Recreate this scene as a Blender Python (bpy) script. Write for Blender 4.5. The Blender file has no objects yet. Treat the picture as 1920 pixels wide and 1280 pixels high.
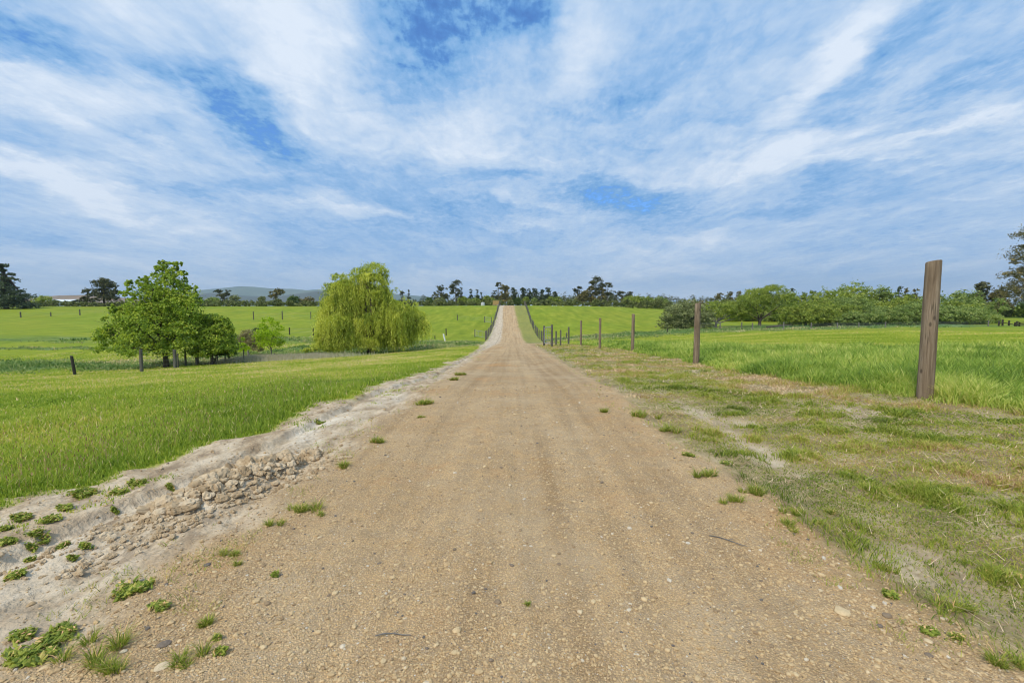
import bpy, math, random
import numpy as np
from mathutils import Vector, Euler

# ------------------------------------------------------------------ camera, light, world
SC = bpy.context.scene
COL = SC.collection
EYE = 1.5
FPX = 853.0                       # focal length in pixels of the 1920 wide photograph
PITCH = math.radians(4.49)        # camera looks slightly down
cam_d = bpy.data.cameras.new("camera")
cam_d.sensor_width = 36.0
cam_d.lens = FPX / 1920 * 36
cam_d.clip_start = 0.05
cam_d.clip_end = 30000
cam = bpy.data.objects.new("camera", cam_d)
COL.objects.link(cam)
cam.location = (0, 0, EYE)
cam.rotation_euler = (math.radians(90) - PITCH, 0, 0)
SC.camera = cam

SUN_EL = math.radians(52)
SUN_AZ = math.radians(215)        # compass style, from +Y clockwise: behind the camera, to the left
sd = bpy.data.lights.new("sun", 'SUN')
sd.energy = 3.0
sd.angle = math.radians(6)
sd.color = (1.0, 0.93, 0.80)
so = bpy.data.objects.new("sun", sd)
COL.objects.link(so)
sv = Vector((math.sin(SUN_AZ) * math.cos(SUN_EL), math.cos(SUN_AZ) * math.cos(SUN_EL), math.sin(SUN_EL)))
so.rotation_euler = sv.to_track_quat('Z', 'Y').to_euler()
so.location = sv * 50

SC.view_settings.view_transform = 'Standard'
SC.view_settings.look = 'None'
SC.view_settings.exposure = 0.14
SC.view_settings.gamma = 1.0
SC.cycles.max_bounces = 6
SC.cycles.diffuse_bounces = 3
SC.cycles.glossy_bounces = 2
SC.cycles.transmission_bounces = 4
SC.cycles.transparent_max_bounces = 4
SC.cycles.volume_bounces = 0
SC.cycles.caustics_reflective = False
SC.cycles.caustics_refractive = False
SC.cycles.use_denoising = True
SC.cycles.filter_width = 1.1
SC.cycles.use_adaptive_sampling = True
SC.cycles.adaptive_threshold = 0.02


class NT:
    """small helper to write node trees"""
    def __init__(self, tree):
        self.t = tree
        self.n = tree.nodes
        self.l = tree.links

    def put(self, sock, v):
        if v is None:
            return
        if isinstance(v, bpy.types.NodeSocket):
            self.l.new(v, sock)
        else:
            if isinstance(v, (tuple, list)) and sock.type == 'RGBA' and len(v) == 3:
                v = (*v, 1)
            sock.default_value = v

    def math(self, op, a, b=None, c=None, clamp=False):
        n = self.n.new('ShaderNodeMath')
        n.operation = op
        n.use_clamp = clamp
        self.put(n.inputs[0], a)
        self.put(n.inputs[1], b)
        self.put(n.inputs[2], c)
        return n.outputs[0]

    def vmath(self, op, a, b=None, scale=None):
        n = self.n.new('ShaderNodeVectorMath')
        n.operation = op
        self.put(n.inputs[0], a)
        if b is not None:
            self.put(n.inputs[1], b)
        if scale is not None:
            self.put(n.inputs[3], scale)
        return n.outputs[1] if op in ('LENGTH', 'DOT_PRODUCT', 'DISTANCE') else n.outputs[0]

    def noise(self, vec, scale, detail=4, rough=0.55, dist=0.0):
        n = self.n.new('ShaderNodeTexNoise')
        self.put(n.inputs['Vector'], vec)
        self.put(n.inputs['Scale'], scale)
        n.inputs['Detail'].default_value = detail
        n.inputs['Roughness'].default_value = rough
        n.inputs['Distortion'].default_value = dist
        return n.outputs[0]

    def voro(self, vec, scale, feature='F1', rnd=1.0):
        n = self.n.new('ShaderNodeTexVoronoi')
        n.feature = feature
        self.put(n.inputs['Vector'], vec)
        n.inputs['Scale'].default_value = scale
        n.inputs['Randomness'].default_value = rnd
        return n

    def ramp(self, fac, stops, interp='LINEAR'):
        n = self.n.new('ShaderNodeValToRGB')
        cr = n.color_ramp
        cr.interpolation = interp
        while len(cr.elements) < len(stops):
            cr.elements.new(0.5)
        for e, (p, c) in zip(cr.elements, stops):
            e.position = p
            e.color = (*c, 1) if len(c) == 3 else c
        self.put(n.inputs[0], fac)
        return n.outputs[0]

    def mix(self, fac, a, b, blend='MIX'):
        n = self.n.new('ShaderNodeMix')
        n.data_type = 'RGBA'
        n.blend_type = blend
        self.put(n.inputs[0], fac)
        self.put(n.inputs[6], a)
        self.put(n.inputs[7], b)
        return n.outputs[2]

    def mapr(self, v, a, b, c=0.0, d=1.0, smooth=True):
        n = self.n.new('ShaderNodeMapRange')
        n.interpolation_type = 'SMOOTHSTEP' if smooth else 'LINEAR'
        self.put(n.inputs[0], v)
        for i, q in enumerate((a, b, c, d)):
            n.inputs[i + 1].default_value = q
        return n.outputs[0]

    def mapping(self, vec, loc=(0, 0, 0), rot=(0, 0, 0), sc=(1, 1, 1)):
        n = self.n.new('ShaderNodeMapping')
        self.put(n.inputs[0], vec)
        n.inputs[1].default_value = loc
        n.inputs[2].default_value = rot
        n.inputs[3].default_value = sc
        return n.outputs[0]


def pix_dir(px, py):
    a = (px - 960) / FPX
    b = (640 - py) / FPX
    c, s = math.cos(PITCH), math.sin(PITCH)
    v = Vector((a, c + b * s, -s + b * c))
    return v.normalized()


def build_world():
    w = bpy.data.worlds.new("World")
    SC.world = w
    w.use_nodes = True
    N = NT(w.node_tree)
    N.n.clear()
    out = N.n.new('ShaderNodeOutputWorld')
    bg = N.n.new('ShaderNodeBackground')
    sky = N.n.new('ShaderNodeTexSky')
    sky.sky_type = 'NISHITA'
    sky.sun_disc = False
    sky.sun_elevation = SUN_EL
    sky.sun_rotation = SUN_AZ
    sky.air_density = 1.0
    sky.dust_density = 0.6
    sky.ozone_density = 2.0
    tc = N.n.new('ShaderNodeTexCoord')
    d = tc.outputs['Generated']
    sep = N.n.new('ShaderNodeSeparateXYZ')
    N.l.new(d, sep.inputs[0])
    x, y, z = sep.outputs
    zc = N.math('ADD', N.math('MAXIMUM', z, 0.0), 0.07)
    u = N.math('DIVIDE', x, zc)
    v = N.math('DIVIDE', y, zc)
    cmb = N.n.new('ShaderNodeCombineXYZ')
    N.l.new(u, cmb.inputs[0])
    N.l.new(v, cmb.inputs[1])
    p = cmb.outputs[0]
    # angular coordinates in degrees for the placed banks and gaps of cloud
    az = N.math('MULTIPLY', N.math('ARCTAN2', x, y), 57.2958)
    el = N.math('MULTIPLY', N.math('ARCSINE', z), 57.2958)
    ca = N.n.new('ShaderNodeCombineXYZ')
    N.l.new(az, ca.inputs[0])
    N.l.new(el, ca.inputs[1])
    ang = ca.outputs[0]
    wn = N.n.new('ShaderNodeTexNoise')
    N.l.new(N.mapping(ang, sc=(0.05, 0.10, 1)), wn.inputs['Vector'])
    wn.inputs['Scale'].default_value = 1.7
    wn.inputs['Detail'].default_value = 6
    wn.inputs['Roughness'].default_value = 0.62
    warp = N.vmath('MULTIPLY', N.vmath('SUBTRACT', wn.outputs['Color'], (0.5, 0.5, 0.5)), (16, 8, 0))
    angw = N.vmath('ADD', ang, warp)
    # (px, py, rx, ry, tilt degrees counted upwards to the right, strength)
    blobs = [
        (770, 70, 150, 120, 0, -.62), (930, 20, 120, 60, 0, -.45), (395, 150, 150, 50, -18, -.6), (440, 225, 120, 38, -25, -.5),
        (70, 70, 150, 42, -18, -.55), (505, 250, 60, 25, -10, -.4), (1170, 362, 140, 32, -8, -.72), (950, 325, 90, 16, 0, -.45),
        (1120, 205, 120, 34, 12, -.42), (1740, 60, 210, 55, 22, -.42), (1440, 255, 190, 26, 8, -.34), (60, 435, 130, 20, -8, -.42),
        (370, 355, 120, 22, -10, -.34), (1020, 20, 80, 50, 0, -.3), (1500, 380, 130, 22, 25, -.28), (1800, 170, 170, 45, 15, -.24),
        (1650, 470, 260, 24, 4, -.26), (880, 400, 130, 26, 0, -.2), (260, 235, 60, 30, 0, -.1), (1230, 110, 120, 70, 20, -.10),
        (560, 80, 160, 110, -20, .42), (640, 30, 120, 70, 0, .3), (200, 368, 210, 34, -14, .55), (60, 330, 110, 26, -10, .35),
        (830, 265, 190, 60, 0, .35), (1410, 300, 210, 48, 3, .52), (1560, 110, 210, 42, 27, .42), (150, 215, 230, 70, -12, .26),
        (640, 385, 110, 24, -5, .3), (1770, 250, 130, 16, 16, .36), (1850, 370, 120, 30, 12, .25), (1080, 90, 60, 130, 10, .32),
        (560, 190, 110, 40, -25, .25), (280, 60, 140, 50, -20, .35), (1330, 440, 150, 14, 5, .22), (560, 487, 70, 16, 0, -.18),
        (1050, 480, 200, 20, 0, .12),
    ]
    acc = None
    for (px, py, rx, ry, tilt, st) in blobs:
        dd = pix_dir(px, py)
        a0 = math.degrees(math.atan2(dd.x, dd.y))
        e0 = math.degrees(math.asin(dd.z))
        d1 = pix_dir(px + 10, py)
        d2 = pix_dir(px, py - 10)
        kx = math.degrees(d1.angle(dd)) / 10 / math.cos(math.radians(e0))
        ky = math.degrees(d2.angle(dd)) / 10
        mp = N.n.new('ShaderNodeMapping')
        mp.vector_type = 'TEXTURE'
        N.l.new(angw, mp.inputs[0])
        mp.inputs[1].default_value = (a0, e0, 0)
        mp.inputs[2].default_value = (0, 0, math.radians(tilt))
        mp.inputs[3].default_value = (rx * kx * 1.25, ry * ky * 1.25, 1)
        ln = N.vmath('LENGTH', mp.outputs[0])
        f = N.mapr(ln, 0.0, 1.3, st * (0.95 if st > 0 else 0.82), 0.0)
        acc = f if acc is None else N.math('ADD', acc, f)
    n1 = N.noise(N.mapping(p, sc=(0.9, 0.42, 1)), 1.0, 9, 0.6, 0.4)
    n2 = N.noise(N.mapping(p, loc=(3, 7, 0), sc=(3.4, 1.9, 1)), 1.0, 9, 0.64, 1.0)
    n3 = N.noise(N.mapping(p, loc=(9, 1, 0), sc=(16, 12, 1)), 1.0, 4, 0.6, 0.3)
    c = N.math('MULTIPLY_ADD', N.math('SUBTRACT', n1, 0.5), 0.70, 0.58)
    c = N.math('MULTIPLY_ADD', N.math('SUBTRACT', n2, 0.5), 0.62, c)
    n5 = N.noise(N.mapping(p, loc=(1, 4, 0), rot=(0, 0, -.25), sc=(5.5, .9, 1)), 1.0, 7, 0.6, 1.1)
    c = N.math('MULTIPLY_ADD', N.math('SUBTRACT', n5, 0.5), 0.42, c)
    c = N.math('ADD', c, acc)
    n4 = N.noise(N.mapping(p, loc=(5, 2, 0), rot=(0, 0, .5), sc=(34, 14, 1)), 1.0, 4, 0.62, 0.5)
    fleck = N.math('ADD', N.math('SUBTRACT', n3, 0.5), N.math('MULTIPLY', N.math('SUBTRACT', n4, 0.5), .6))
    c = N.math('MULTIPLY_ADD', fleck, N.mapr(c, .8, .05, .16, 1.05), c)
    nb = N.noise(N.mapping(angw, loc=(2, 5, 0), sc=(.030, .17, 1)), 1.0, 8, .62, .7)
    nb2 = N.noise(N.mapping(angw, loc=(7, 1, 0), sc=(.10, .55, 1)), 1.0, 7, .62, .9)
    low = N.mapr(z, .62, .12, 0, 1)
    c = N.math('MULTIPLY_ADD', N.math('MULTIPLY', N.math('SUBTRACT', nb, 0.5), low), 1.25, c)
    c = N.math('MULTIPLY_ADD', N.math('MULTIPLY', N.math('SUBTRACT', nb2, 0.5), low), .85, c)
    # towards the horizon the field flattens to pale blue
    hz = N.mapr(z, 0.02, 0.30, 0.0, 1.0)
    c = N.math('ADD', 0.5, N.math('MULTIPLY', N.math('SUBTRACT', c, 0.5), N.math('MULTIPLY_ADD', hz, 0.35, 0.65)))
    c = N.math('MULTIPLY_ADD', N.mapr(z, .16, .0, 0, 1), .20, c)
    blue = N.mix(1.0, sky.outputs[0], (0.062, 0.112, 0.170), 'MULTIPLY')
    cloud = N.ramp(c, [(0.0, (.10, .29, .64)), (0.20, (.18, .385, .69)), (0.42, (.275, .465, .745)), (0.64, (.42, .575, .79)), (0.86, (.59, .70, .85)), (1.0, (.70, .785, .90))])
    k = N.mapr(c, -0.25, 0.22, 0.0, 1.0)
    col = N.mix(k, blue, cloud)
    N.l.new(col, bg.inputs[0])
    bg.inputs[1].default_value = 1.0
    N.l.new(bg.outputs[0], out.inputs[0])


build_world()

# ------------------------------------------------------------------ numpy noise and terrain
rng = np.random.default_rng(7)
random.seed(7)


def _hash(ix, iy, seed):
    h = (ix.astype(np.int64) * 374761393 + iy.astype(np.int64) * 668265263 + seed * 2147483647) & 0xffffffff
    h = ((h ^ (h >> 13)) * 1274126177) & 0xffffffff
    h = (h ^ (h >> 16)) & 0xffffffff
    return h.astype(np.float64) / 4294967295.0


def vnoise(x, y, seed=0):
    x = np.asarray(x, float)
    y = np.asarray(y, float)
    ix, iy = np.floor(x), np.floor(y)
    fx, fy = x - ix, y - iy
    fx = fx * fx * (3 - 2 * fx)
    fy = fy * fy * (3 - 2 * fy)
    a = _hash(ix, iy, seed)
    b = _hash(ix + 1, iy, seed)
    c = _hash(ix, iy + 1, seed)
    d = _hash(ix + 1, iy + 1, seed)
    return (a * (1 - fx) + b * fx) * (1 - fy) + (c * (1 - fx) + d * fx) * fy


def fbm(x, y, seed=0, octv=4, gain=0.5):
    s, a, t = 0.0, 1.0, 0.0
    for o in range(octv):
        s = s + a * vnoise(x * 2 ** o + 17.3 * o, y * 2 ** o - 9.1 * o, seed + o)
        t += a
        a *= gain
    return s / t - 0.5


def sst(x, a, b):
    t = np.clip((np.asarray(x, float) - a) / (b - a), 0, 1)
    return t * t * (3 - 2 * t)


TY = np.array([-60, 0, 5, 8, 13, 20, 29, 45, 58, 75, 90, 110, 130, 160, 200, 400, 1500, 9500.])
TX = np.array([-400, -120, -60, -28, -14, -6, 0, 6, 14, 30, 60, 110, 400.])
T = {
    -400: [-2, -2, -2, -2, -2, -2, -2, -2, -2, -1.8, -1.5, -1, -.3, .7, 1.1, .9, 0, -4],
    -120: [-1.5, -1.5, -1.5, -1.6, -1.8, -2.2, -2.6, -2.8, -2.8, -2.6, -2.3, -1.8, -.7, .9, 1.2, 1.0, 0, -4],
    -60: [-.8, -.8, -1.0, -1.2, -1.6, -2.2, -2.8, -2.9, -2.9, -2.7, -2.4, -1.8, -.6, 1.1, 1.25, 1.0, 0, -4],
    -28: [-.4, -.4, -.5, -.8, -1.3, -2.0, -2.75, -3.0, -3.0, -2.9, -2.6, -1.9, -.6, 1.3, 1.3, 1.0, 0, -4],
    -14: [-.2, -.2, -.3, -.45, -.9, -1.5, -2.1, -3.1, -3.45, -3.3, -3.0, -2.1, -.6, 1.45, 1.35, 1.0, 0, -4],
    -6: [0, 0, -.08, -.2, -.6, -1.1, -1.7, -2.6, -3.4, -3.8, -3.5, -2.35, -.6, 1.5, 1.35, 1.0, 0, -4],
    0: [0, 0, 0, -.03, -.38, -.78, -1.28, -2.35, -3.35, -3.9, -3.6, -2.4, -.6, 1.5, 1.35, 1.0, 0, -4],
    6: [0, 0, 0, -.02, -.33, -.75, -1.25, -2.3, -3.25, -3.8, -3.4, -2.3, -.55, 1.5, 1.35, 1.0, 0, -4],
    14: [0, 0, 0, 0, -.2, -.5, -1.0, -2.0, -2.8, -3.1, -2.7, -1.8, -.4, 1.4, 1.3, 1.0, 0, -4],
    30: [0, 0, 0, 0, -.1, -.3, -.7, -1.25, -1.8, -2.3, -2.2, -1.6, -.5, 1.2, 1.2, 1.0, 0, -4],
    60: [0, 0, 0, 0, 0, -.2, -.4, -.85, -1.25, -1.7, -1.6, -1.5, -1.1, -.2, .3, .6, 0, -4],
    110: [0, 0, 0, 0, 0, -.2, -.35, -.6, -.9, -1.15, -1.3, -1.3, -1.1, -.5, 0, .4, 0, -4],
    400: [0, 0, 0, 0, 0, -.2, -.35, -.6, -.9, -1.1, -1.2, -1.2, -1.1, -.7, -.3, .2, 0, -4],
}
TZ = np.array([T[int(k)] for k in TX])


def _tang(xs, ys):
    m = np.zeros_like(ys)
    dx = np.diff(xs)
    sl = np.diff(ys, axis=-1) / dx
    m[..., 1:-1] = (sl[..., :-1] * dx[1:] + sl[..., 1:] * dx[:-1]) / (dx[1:] + dx[:-1])
    same = sl[..., :-1] * sl[..., 1:] > 0
    m[..., 1:-1] = np.where(same, m[..., 1:-1], m[..., 1:-1] * 0.3)
    m[..., 0] = sl[..., 0]
    m[..., -1] = sl[..., -1]
    return m


_TM = _tang(TY, TZ)


def Hbase(x, y):
    x = np.clip(np.asarray(x, float), TX[0], TX[-1])
    y = np.clip(np.asarray(y, float), TY[0], TY[-1])
    sh = np.broadcast(x, y).shape
    x = np.broadcast_to(x, sh).ravel()
    y = np.broadcast_to(y, sh).ravel()
    j = np.clip(np.searchsorted(TY, y) - 1, 0, len(TY) - 2)
    h = TY[j + 1] - TY[j]
    t = (y - TY[j]) / h
    h00, h10 = 2 * t**3 - 3 * t**2 + 1, t**3 - 2 * t**2 + t
    h01, h11 = -2 * t**3 + 3 * t**2, t**3 - t**2
    cols = TZ[:, j] * h00 + _TM[:, j] * h10 * h + TZ[:, j + 1] * h01 + _TM[:, j + 1] * h11 * h   # ncol x N
    i = np.clip(np.searchsorted(TX, x) - 1, 0, len(TX) - 2)
    ar = np.arange(len(x))
    t = (x - TX[i]) / (TX[i + 1] - TX[i])
    im, ip = np.maximum(i - 1, 0), np.minimum(i + 2, len(TX) - 1)
    z0, z1 = cols[i, ar], cols[i + 1, ar]
    hx = TX[i + 1] - TX[i]
    m0 = (z1 - cols[im, ar]) / (TX[i + 1] - TX[im]) * hx
    m1 = (cols[ip, ar] - z0) / (TX[ip] - TX[i]) * hx
    z = z0 * (2 * t**3 - 3 * t**2 + 1) + m0 * (t**3 - 2 * t**2 + t) + z1 * (-2 * t**3 + 3 * t**2) + m1 * (t**3 - t**2)
    return z.reshape(sh)


def xc(y):
    return -1.2 * sst(y, 65, 165)


def road_l(y):
    w = (fbm(y * 0.9, 3.1, 5, 4) * 0.5)
    return xc(y) - 1.75 + w * np.minimum(1, 0.4 + 6 / np.maximum(y, 6)) - 0.25 * (1 - sst(y, 1.5, 4))


def road_r(y):
    w = (fbm(y * 0.8, 8.7, 6, 4) * 0.45)
    flare = 3.0 * sst(y, 41, 47) * (1 - sst(y, 53, 59))
    return xc(y) + 1.85 + w + flare + 0.3 * (1 - sst(y, 1.5, 5))


GE_Y = np.array([-10, 2, 3.3, 4.3, 5.6, 7.4, 9.5, 13.5, 24, 34, 50, 70, 160, 400])
GE_X = np.array([-4.6, -4.2, -3.75, -3.35, -3.15, -2.85, -2.85, -2.55, -2.35, -2.6, -3.6, -3.9, -4.3, -4.4])


def grass_l(y):   # edge of the grass on the left
    return np.interp(y, GE_Y, GE_X) + fbm(y * 1.3, 1.0, 9, 4) * 0.6 + fbm(y * 5.0, 2.0, 11, 3) * .22


TE_Y = np.array([-10, 5, 7, 9, 12, 17, 28, 42, 56, 62, 160, 400])
TE_X = np.array([9.0, 7.9, 6.5, 5.9, 6.1, 6.5, 6.7, 6.0, 5.3, 4.45, 4.4, 4.4])


def tall_r(y):    # edge of the long grass on the right
    return np.interp(y, TE_Y, TE_X) + fbm(y * 0.7, 5.0, 19, 3) * 0.5


def zones(x, y):
    """weights 0..1: gravel, bare sand, patchy dry grass, rough bank grass"""
    x = np.asarray(x, float)
    y = np.asarray(y, float)
    n = fbm(x * 2.3, y * 2.3, 31, 4)
    n2 = fbm(x * 0.8, y * 0.8, 37, 4)
    rl, rr, gl, tr = road_l(y), road_r(y), grass_l(y), tall_r(y)
    e = 0.10 + 0.003 * np.maximum(y, 0)
    gravel = sst(x, rl - .26 + n * .5, rl + .26 + n * .5) * (1 - sst(x, rr - e + n * .35, rr + e + n * .35))
    sand_l = sst(x, gl - e + n * .6, gl + e + n * .6) * (x < xc(y))
    # thin sandy rut on the right, and bare scalds in the dry grass
    rut = np.exp(-((x - (2.42 + n2 * .7 + 0.02 * y)) / 0.17) ** 2) * (1 - sst(y, 5, 12)) * sst(n + n2, -.12, .22) * .8
    patch = (1 - .55 * sst(y, 54, 66)) * (x > xc(y)) * (1 - sst(x, tr - .15 + n * .5, tr + .15 + n * .5))
    scald = sst(n2 + 0.45 * n, 0.13, 0.26) * 0.6 * (1 - sst(y, 30, 45))
    sand_r = np.clip(np.maximum(rut * 1.1, scald) * (1 - sst(x, 5.6, 6.4)), 0, 1) * patch
    sand = np.clip(sand_l * (y < 170) + sand_r, 0, 1)
    gravel = gravel * (1 - sst(y, 168, 172)) 
    # rough banks along the little creek
    ybank = 33 + 6 * sst(-x, 30, 14) + 8 * sst(-x, 16, 6) + 2.5 * n2
    ytop = 36 + 26 * sst(-x, 30, 17) + 3 * n2
    bank = sst(y, ybank - 6, ybank - 4) * (1 - sst(y, ytop - 1, ytop + 2)) * (x < gl)
    bank = np.maximum(bank, sst(y, 53 + 3 * n2, 55 + 3 * n2) * (1 - sst(y, 63 + 4 * n2, 66 + 4 * n2)) * (x < gl) * (.35 + .65 * sst(fbm(x * .1, y * .5, 78, 3), -.1, .1)))
    bank = np.maximum(bank, sst(y, 44.5, 45.2) * (1 - sst(y, 46.5, 47.2)) * (x < -37))
    bank2 = sst(y, 56 + 4 * n2, 59 + 4 * n2) * (1 - sst(y, 70, 74)) * (x > 4.6) * (1 - sst(x, 60, 80))
    rough = np.clip(bank * (0.55 + 0.45 * sst(fbm(x * .12, y * .4, 77, 3), -.1, .1)) + bank2, 0, 1)
    return gravel, sand, patch, rough


MOUND = [(-2.50, 3.22, .15, .05), (-2.38, 3.5, .20, .10), (-2.24, 3.85, .20, .12), (-2.12, 4.2, .13, .07), (-2.02, 4.5, .08, .03), (-2.75, 2.75, .14, .03)]


def Hdet(x, y, zs=None):
    g, s, p, r = zones(x, y) if zs is None else zs
    far = 1 / (1 + np.maximum(y, 0) / 40)
    d = g * (-0.022 * np.exp(-((x - xc(y) + .8) / .2) ** 2) - 0.022 * np.exp(-((x - xc(y) - .8) / .2) ** 2) + fbm(x * 4.3 + 7.7, y * .12, 49, 3) * .02
             + 0.02 + fbm(x * 6, y * 6, 3, 4) * 0.014 + fbm(x * 1.5, y * .5, 4, 3) * 0.03)
    sl = s * (x < 0) * (1 - g)
    led = -2.62 - 0.42 * (1 - sst(y, 2.3, 5.5)) + 0.45 * sst(y, 5.5, 13) + fbm(y * 2.2, 0, 55, 4) * .22
    d = d + sl * (0.045 * (1 - sst(x, led - .03, led + .035)) + fbm(x * 3, y * 1.6, 41, 5) * 0.06 - np.abs(fbm(x * 4.5 + 2, y * 2.2, 47, 5)) * .09 + fbm(x * 14, y * 9, 42, 3) * .035 * sst(fbm(x * 1.7, y * 1.1, 48, 3), -.1, .15)
                  - 0.03 * np.exp(-((x - led - .07) / .05) ** 2))
    led2 = -1.98 + fbm(y * 2.5, 5, 57, 4) * .3 + .25 * sst(y, 5, 10)
    d = d + sl * (-0.03 * np.exp(-((x - led2) / .07) ** 2))
    d = d + (s * (x > 0)) * (fbm(x * 4, y * 3, 43, 4) * 0.03 - .03)
    d = d + p * (1 - g) * (1 - s) * (fbm(x * 2.5, y * 2.5, 44, 5) * 0.09)
    f = np.clip(1 - g - s - p, 0, 1)
    d = d + f * (fbm(x * .5, y * .5, 45, 4) * 0.16 * far + 0.03)
    d = d + r * (0.10 + fbm(x * .45, y * .45, 46, 4) * 0.8)
    for (mx, my, mr, mh) in MOUND:
        d = d + mh * np.exp(-(((x - mx) / mr) ** 2 + ((y - my) / (mr * 1.25)) ** 2))
    return d


def H(x, y):
    return Hbase(x, y) + Hdet(x, y)


def hz(x, y):
    return float(H(np.array([x]), np.array([y]))[0])


_CP, _SP = math.cos(PITCH), math.sin(PITCH)


def at(px, Y):
    """ground point at forward distance Y in the photograph's column px"""
    X = (px - 960) / FPX * Y
    for _ in range(3):
        z = hz(X, Y)
        depth = Y * _CP - (z - EYE) * _SP
        X = (px - 960) / FPX * depth
    return X, Y, hz(X, Y)


def ground_at(px, py, tmin=1.2, tmax=170):
    d = pix_dir(px, py)
    t = np.geomspace(tmin, tmax, 2600)
    x, y, z = d.x * t, d.y * t, EYE + d.z * t
    below = np.nonzero(z < H(x, y))[0]
    k = below[0] if len(below) else len(t) - 1
    return float(x[k]), float(y[k]), hz(x[k], y[k])


def pxsize(X, Y, z):
    return (Y * _CP - (z - EYE) * _SP) / FPX      # metres per photograph pixel at that point


# ------------------------------------------------------------------ mesh helpers
def tag(o, label=None, cat=None, group=None, kind=None):
    if label:
        o['label'] = label
    if cat:
        o['category'] = cat
    if group:
        o['group'] = group
    if kind:
        o['kind'] = kind
    return o


def mesh_np(name, V, F, mat, parent=None, attrs=None, smooth=False, loc=(0, 0, 0)):
    V = np.ascontiguousarray(V, dtype=np.float32)
    F = np.ascontiguousarray(F, dtype=np.int32)
    me = bpy.data.meshes.new(name)
    n, k = F.shape
    me.vertices.add(len(V))
    me.vertices.foreach_set('co', V.ravel())
    me.loops.add(n * k)
    me.loops.foreach_set('vertex_index', F.ravel())
    me.polygons.add(n)
    me.polygons.foreach_set('loop_start', np.arange(0, n * k, k, dtype=np.int32))
    me.polygons.foreach_set('loop_total', np.full(n, k, dtype=np.int32))
    me.update(calc_edges=True)
    me.polygons.foreach_set('use_smooth', np.full(n, bool(smooth)))
    for an, av in (attrs or {}).items():
        av = np.asarray(av, dtype=np.float32)
        if av.ndim == 1:
            a = me.attributes.new(an, 'FLOAT', 'POINT')
            a.data.foreach_set('value', av)
        else:
            a = me.attributes.new(an, 'FLOAT_COLOR', 'POINT')
            if av.shape[1] == 3:
                av = np.concatenate([av, np.ones((len(av), 1), np.float32)], 1)
            a.data.foreach_set('color', av.ravel())
    me.materials.append(mat)
    o = bpy.data.objects.new(name, me)
    COL.objects.link(o)
    o.location = loc
    if parent:
        o.parent = parent
    return o


def empty(name, loc, rz=0.0):
    o = bpy.data.objects.new(name, None)
    COL.objects.link(o)
    o.location = loc
    o.rotation_euler = (0, 0, rz)
    o.empty_display_size = 0.3
    return o


class MB:
    """collects tubes and boxes, triangulates, builds one mesh object"""
    def __init__(self):
        self.V, self.F, self.k = [], [], 0

    def add(self, V, F):
        V = np.asarray(V, float)
        self.V.append(V)
        for f in F:
            f = [i + self.k for i in f]
            for j in range(1, len(f) - 1):
                self.F.append((f[0], f[j], f[j + 1]))
        self.k += len(V)

    def tube(self, pts, rad, sides=7, cap=True, rough=0.0, flat=None):
        pts = [Vector(p) for p in pts]
        V = []
        for i, p in enumerate(pts):
            a = pts[min(i + 1, len(pts) - 1)] - pts[max(i - 1, 0)]
            a.normalize()
            ref = Vector((0, 1, 0)) if abs(a.y) < .9 else Vector((1, 0, 0))
            u = a.cross(ref).normalized()
            v = a.cross(u).normalized()
            for s in range(sides):
                th = 2 * math.pi * s / sides
                r = rad[i] * (1 + rough * (random.random() - .5))
                V.append(p + u * (math.cos(th) * r) + v * (math.sin(th) * r))
        F = []
        for i in range(len(pts) - 1):
            for s in range(sides):
                a0 = i * sides + s
                b0 = i * sides + (s + 1) % sides
                F.append((a0, a0 + sides, b0 + sides, b0))
        if cap:
            F.append(list(range(sides)))
            F.append(list(range((len(pts) - 1) * sides, len(pts) * sides))[::-1])
        self.add([tuple(q) for q in V], F)

    def box(self, c, s, rz=0.0, rx=0.0):
        m = Euler((rx, 0, rz)).to_matrix()
        V = []
        for a in (-1, 1):
            for b in (-1, 1):
                for d in (-1, 1):
                    V.append(tuple(Vector(c) + m @ Vector((a * s[0] / 2, b * s[1] / 2, d * s[2] / 2))))
        self.add(V, [(0, 1, 3, 2), (4, 6, 7, 5), (0, 4, 5, 1), (2, 3, 7, 6), (0, 2, 6, 4), (1, 5, 7, 3)])

    def build(self, name, mat, parent=None, loc=(0, 0, 0), smooth=False):
        return mesh_np(name, np.concatenate(self.V), np.array(self.F), mat, parent, None, smooth, loc)


# ------------------------------------------------------------------ materials
def mat_new(name):
    m = bpy.data.materials.new(name)
    m.use_nodes = True
    N = NT(m.node_tree)
    N.n.clear()
    out = N.n.new('ShaderNodeOutputMaterial')
    return m, N, out


def principled(N, out, col, rough=0.9, bump=None, bstr=0.5, bdist=0.02, spec=0.2, metal=0.0):
    b = N.n.new('ShaderNodeBsdfPrincipled')
    N.put(b.inputs['Base Color'], col)
    N.put(b.inputs['Roughness'], rough)
    N.put(b.inputs['Metallic'], metal)
    b.inputs['Specular IOR Level'].default_value = spec
    if bump is not None:
        bn = N.n.new('ShaderNodeBump')
        bn.inputs['Strength'].default_value = bstr
        bn.inputs['Distance'].default_value = bdist
        N.l.new(bump, bn.inputs['Height'])
        N.l.new(bn.outputs[0], b.inputs['Normal'])
    N.l.new(b.outputs[0], out.inputs[0])
    return b


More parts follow.
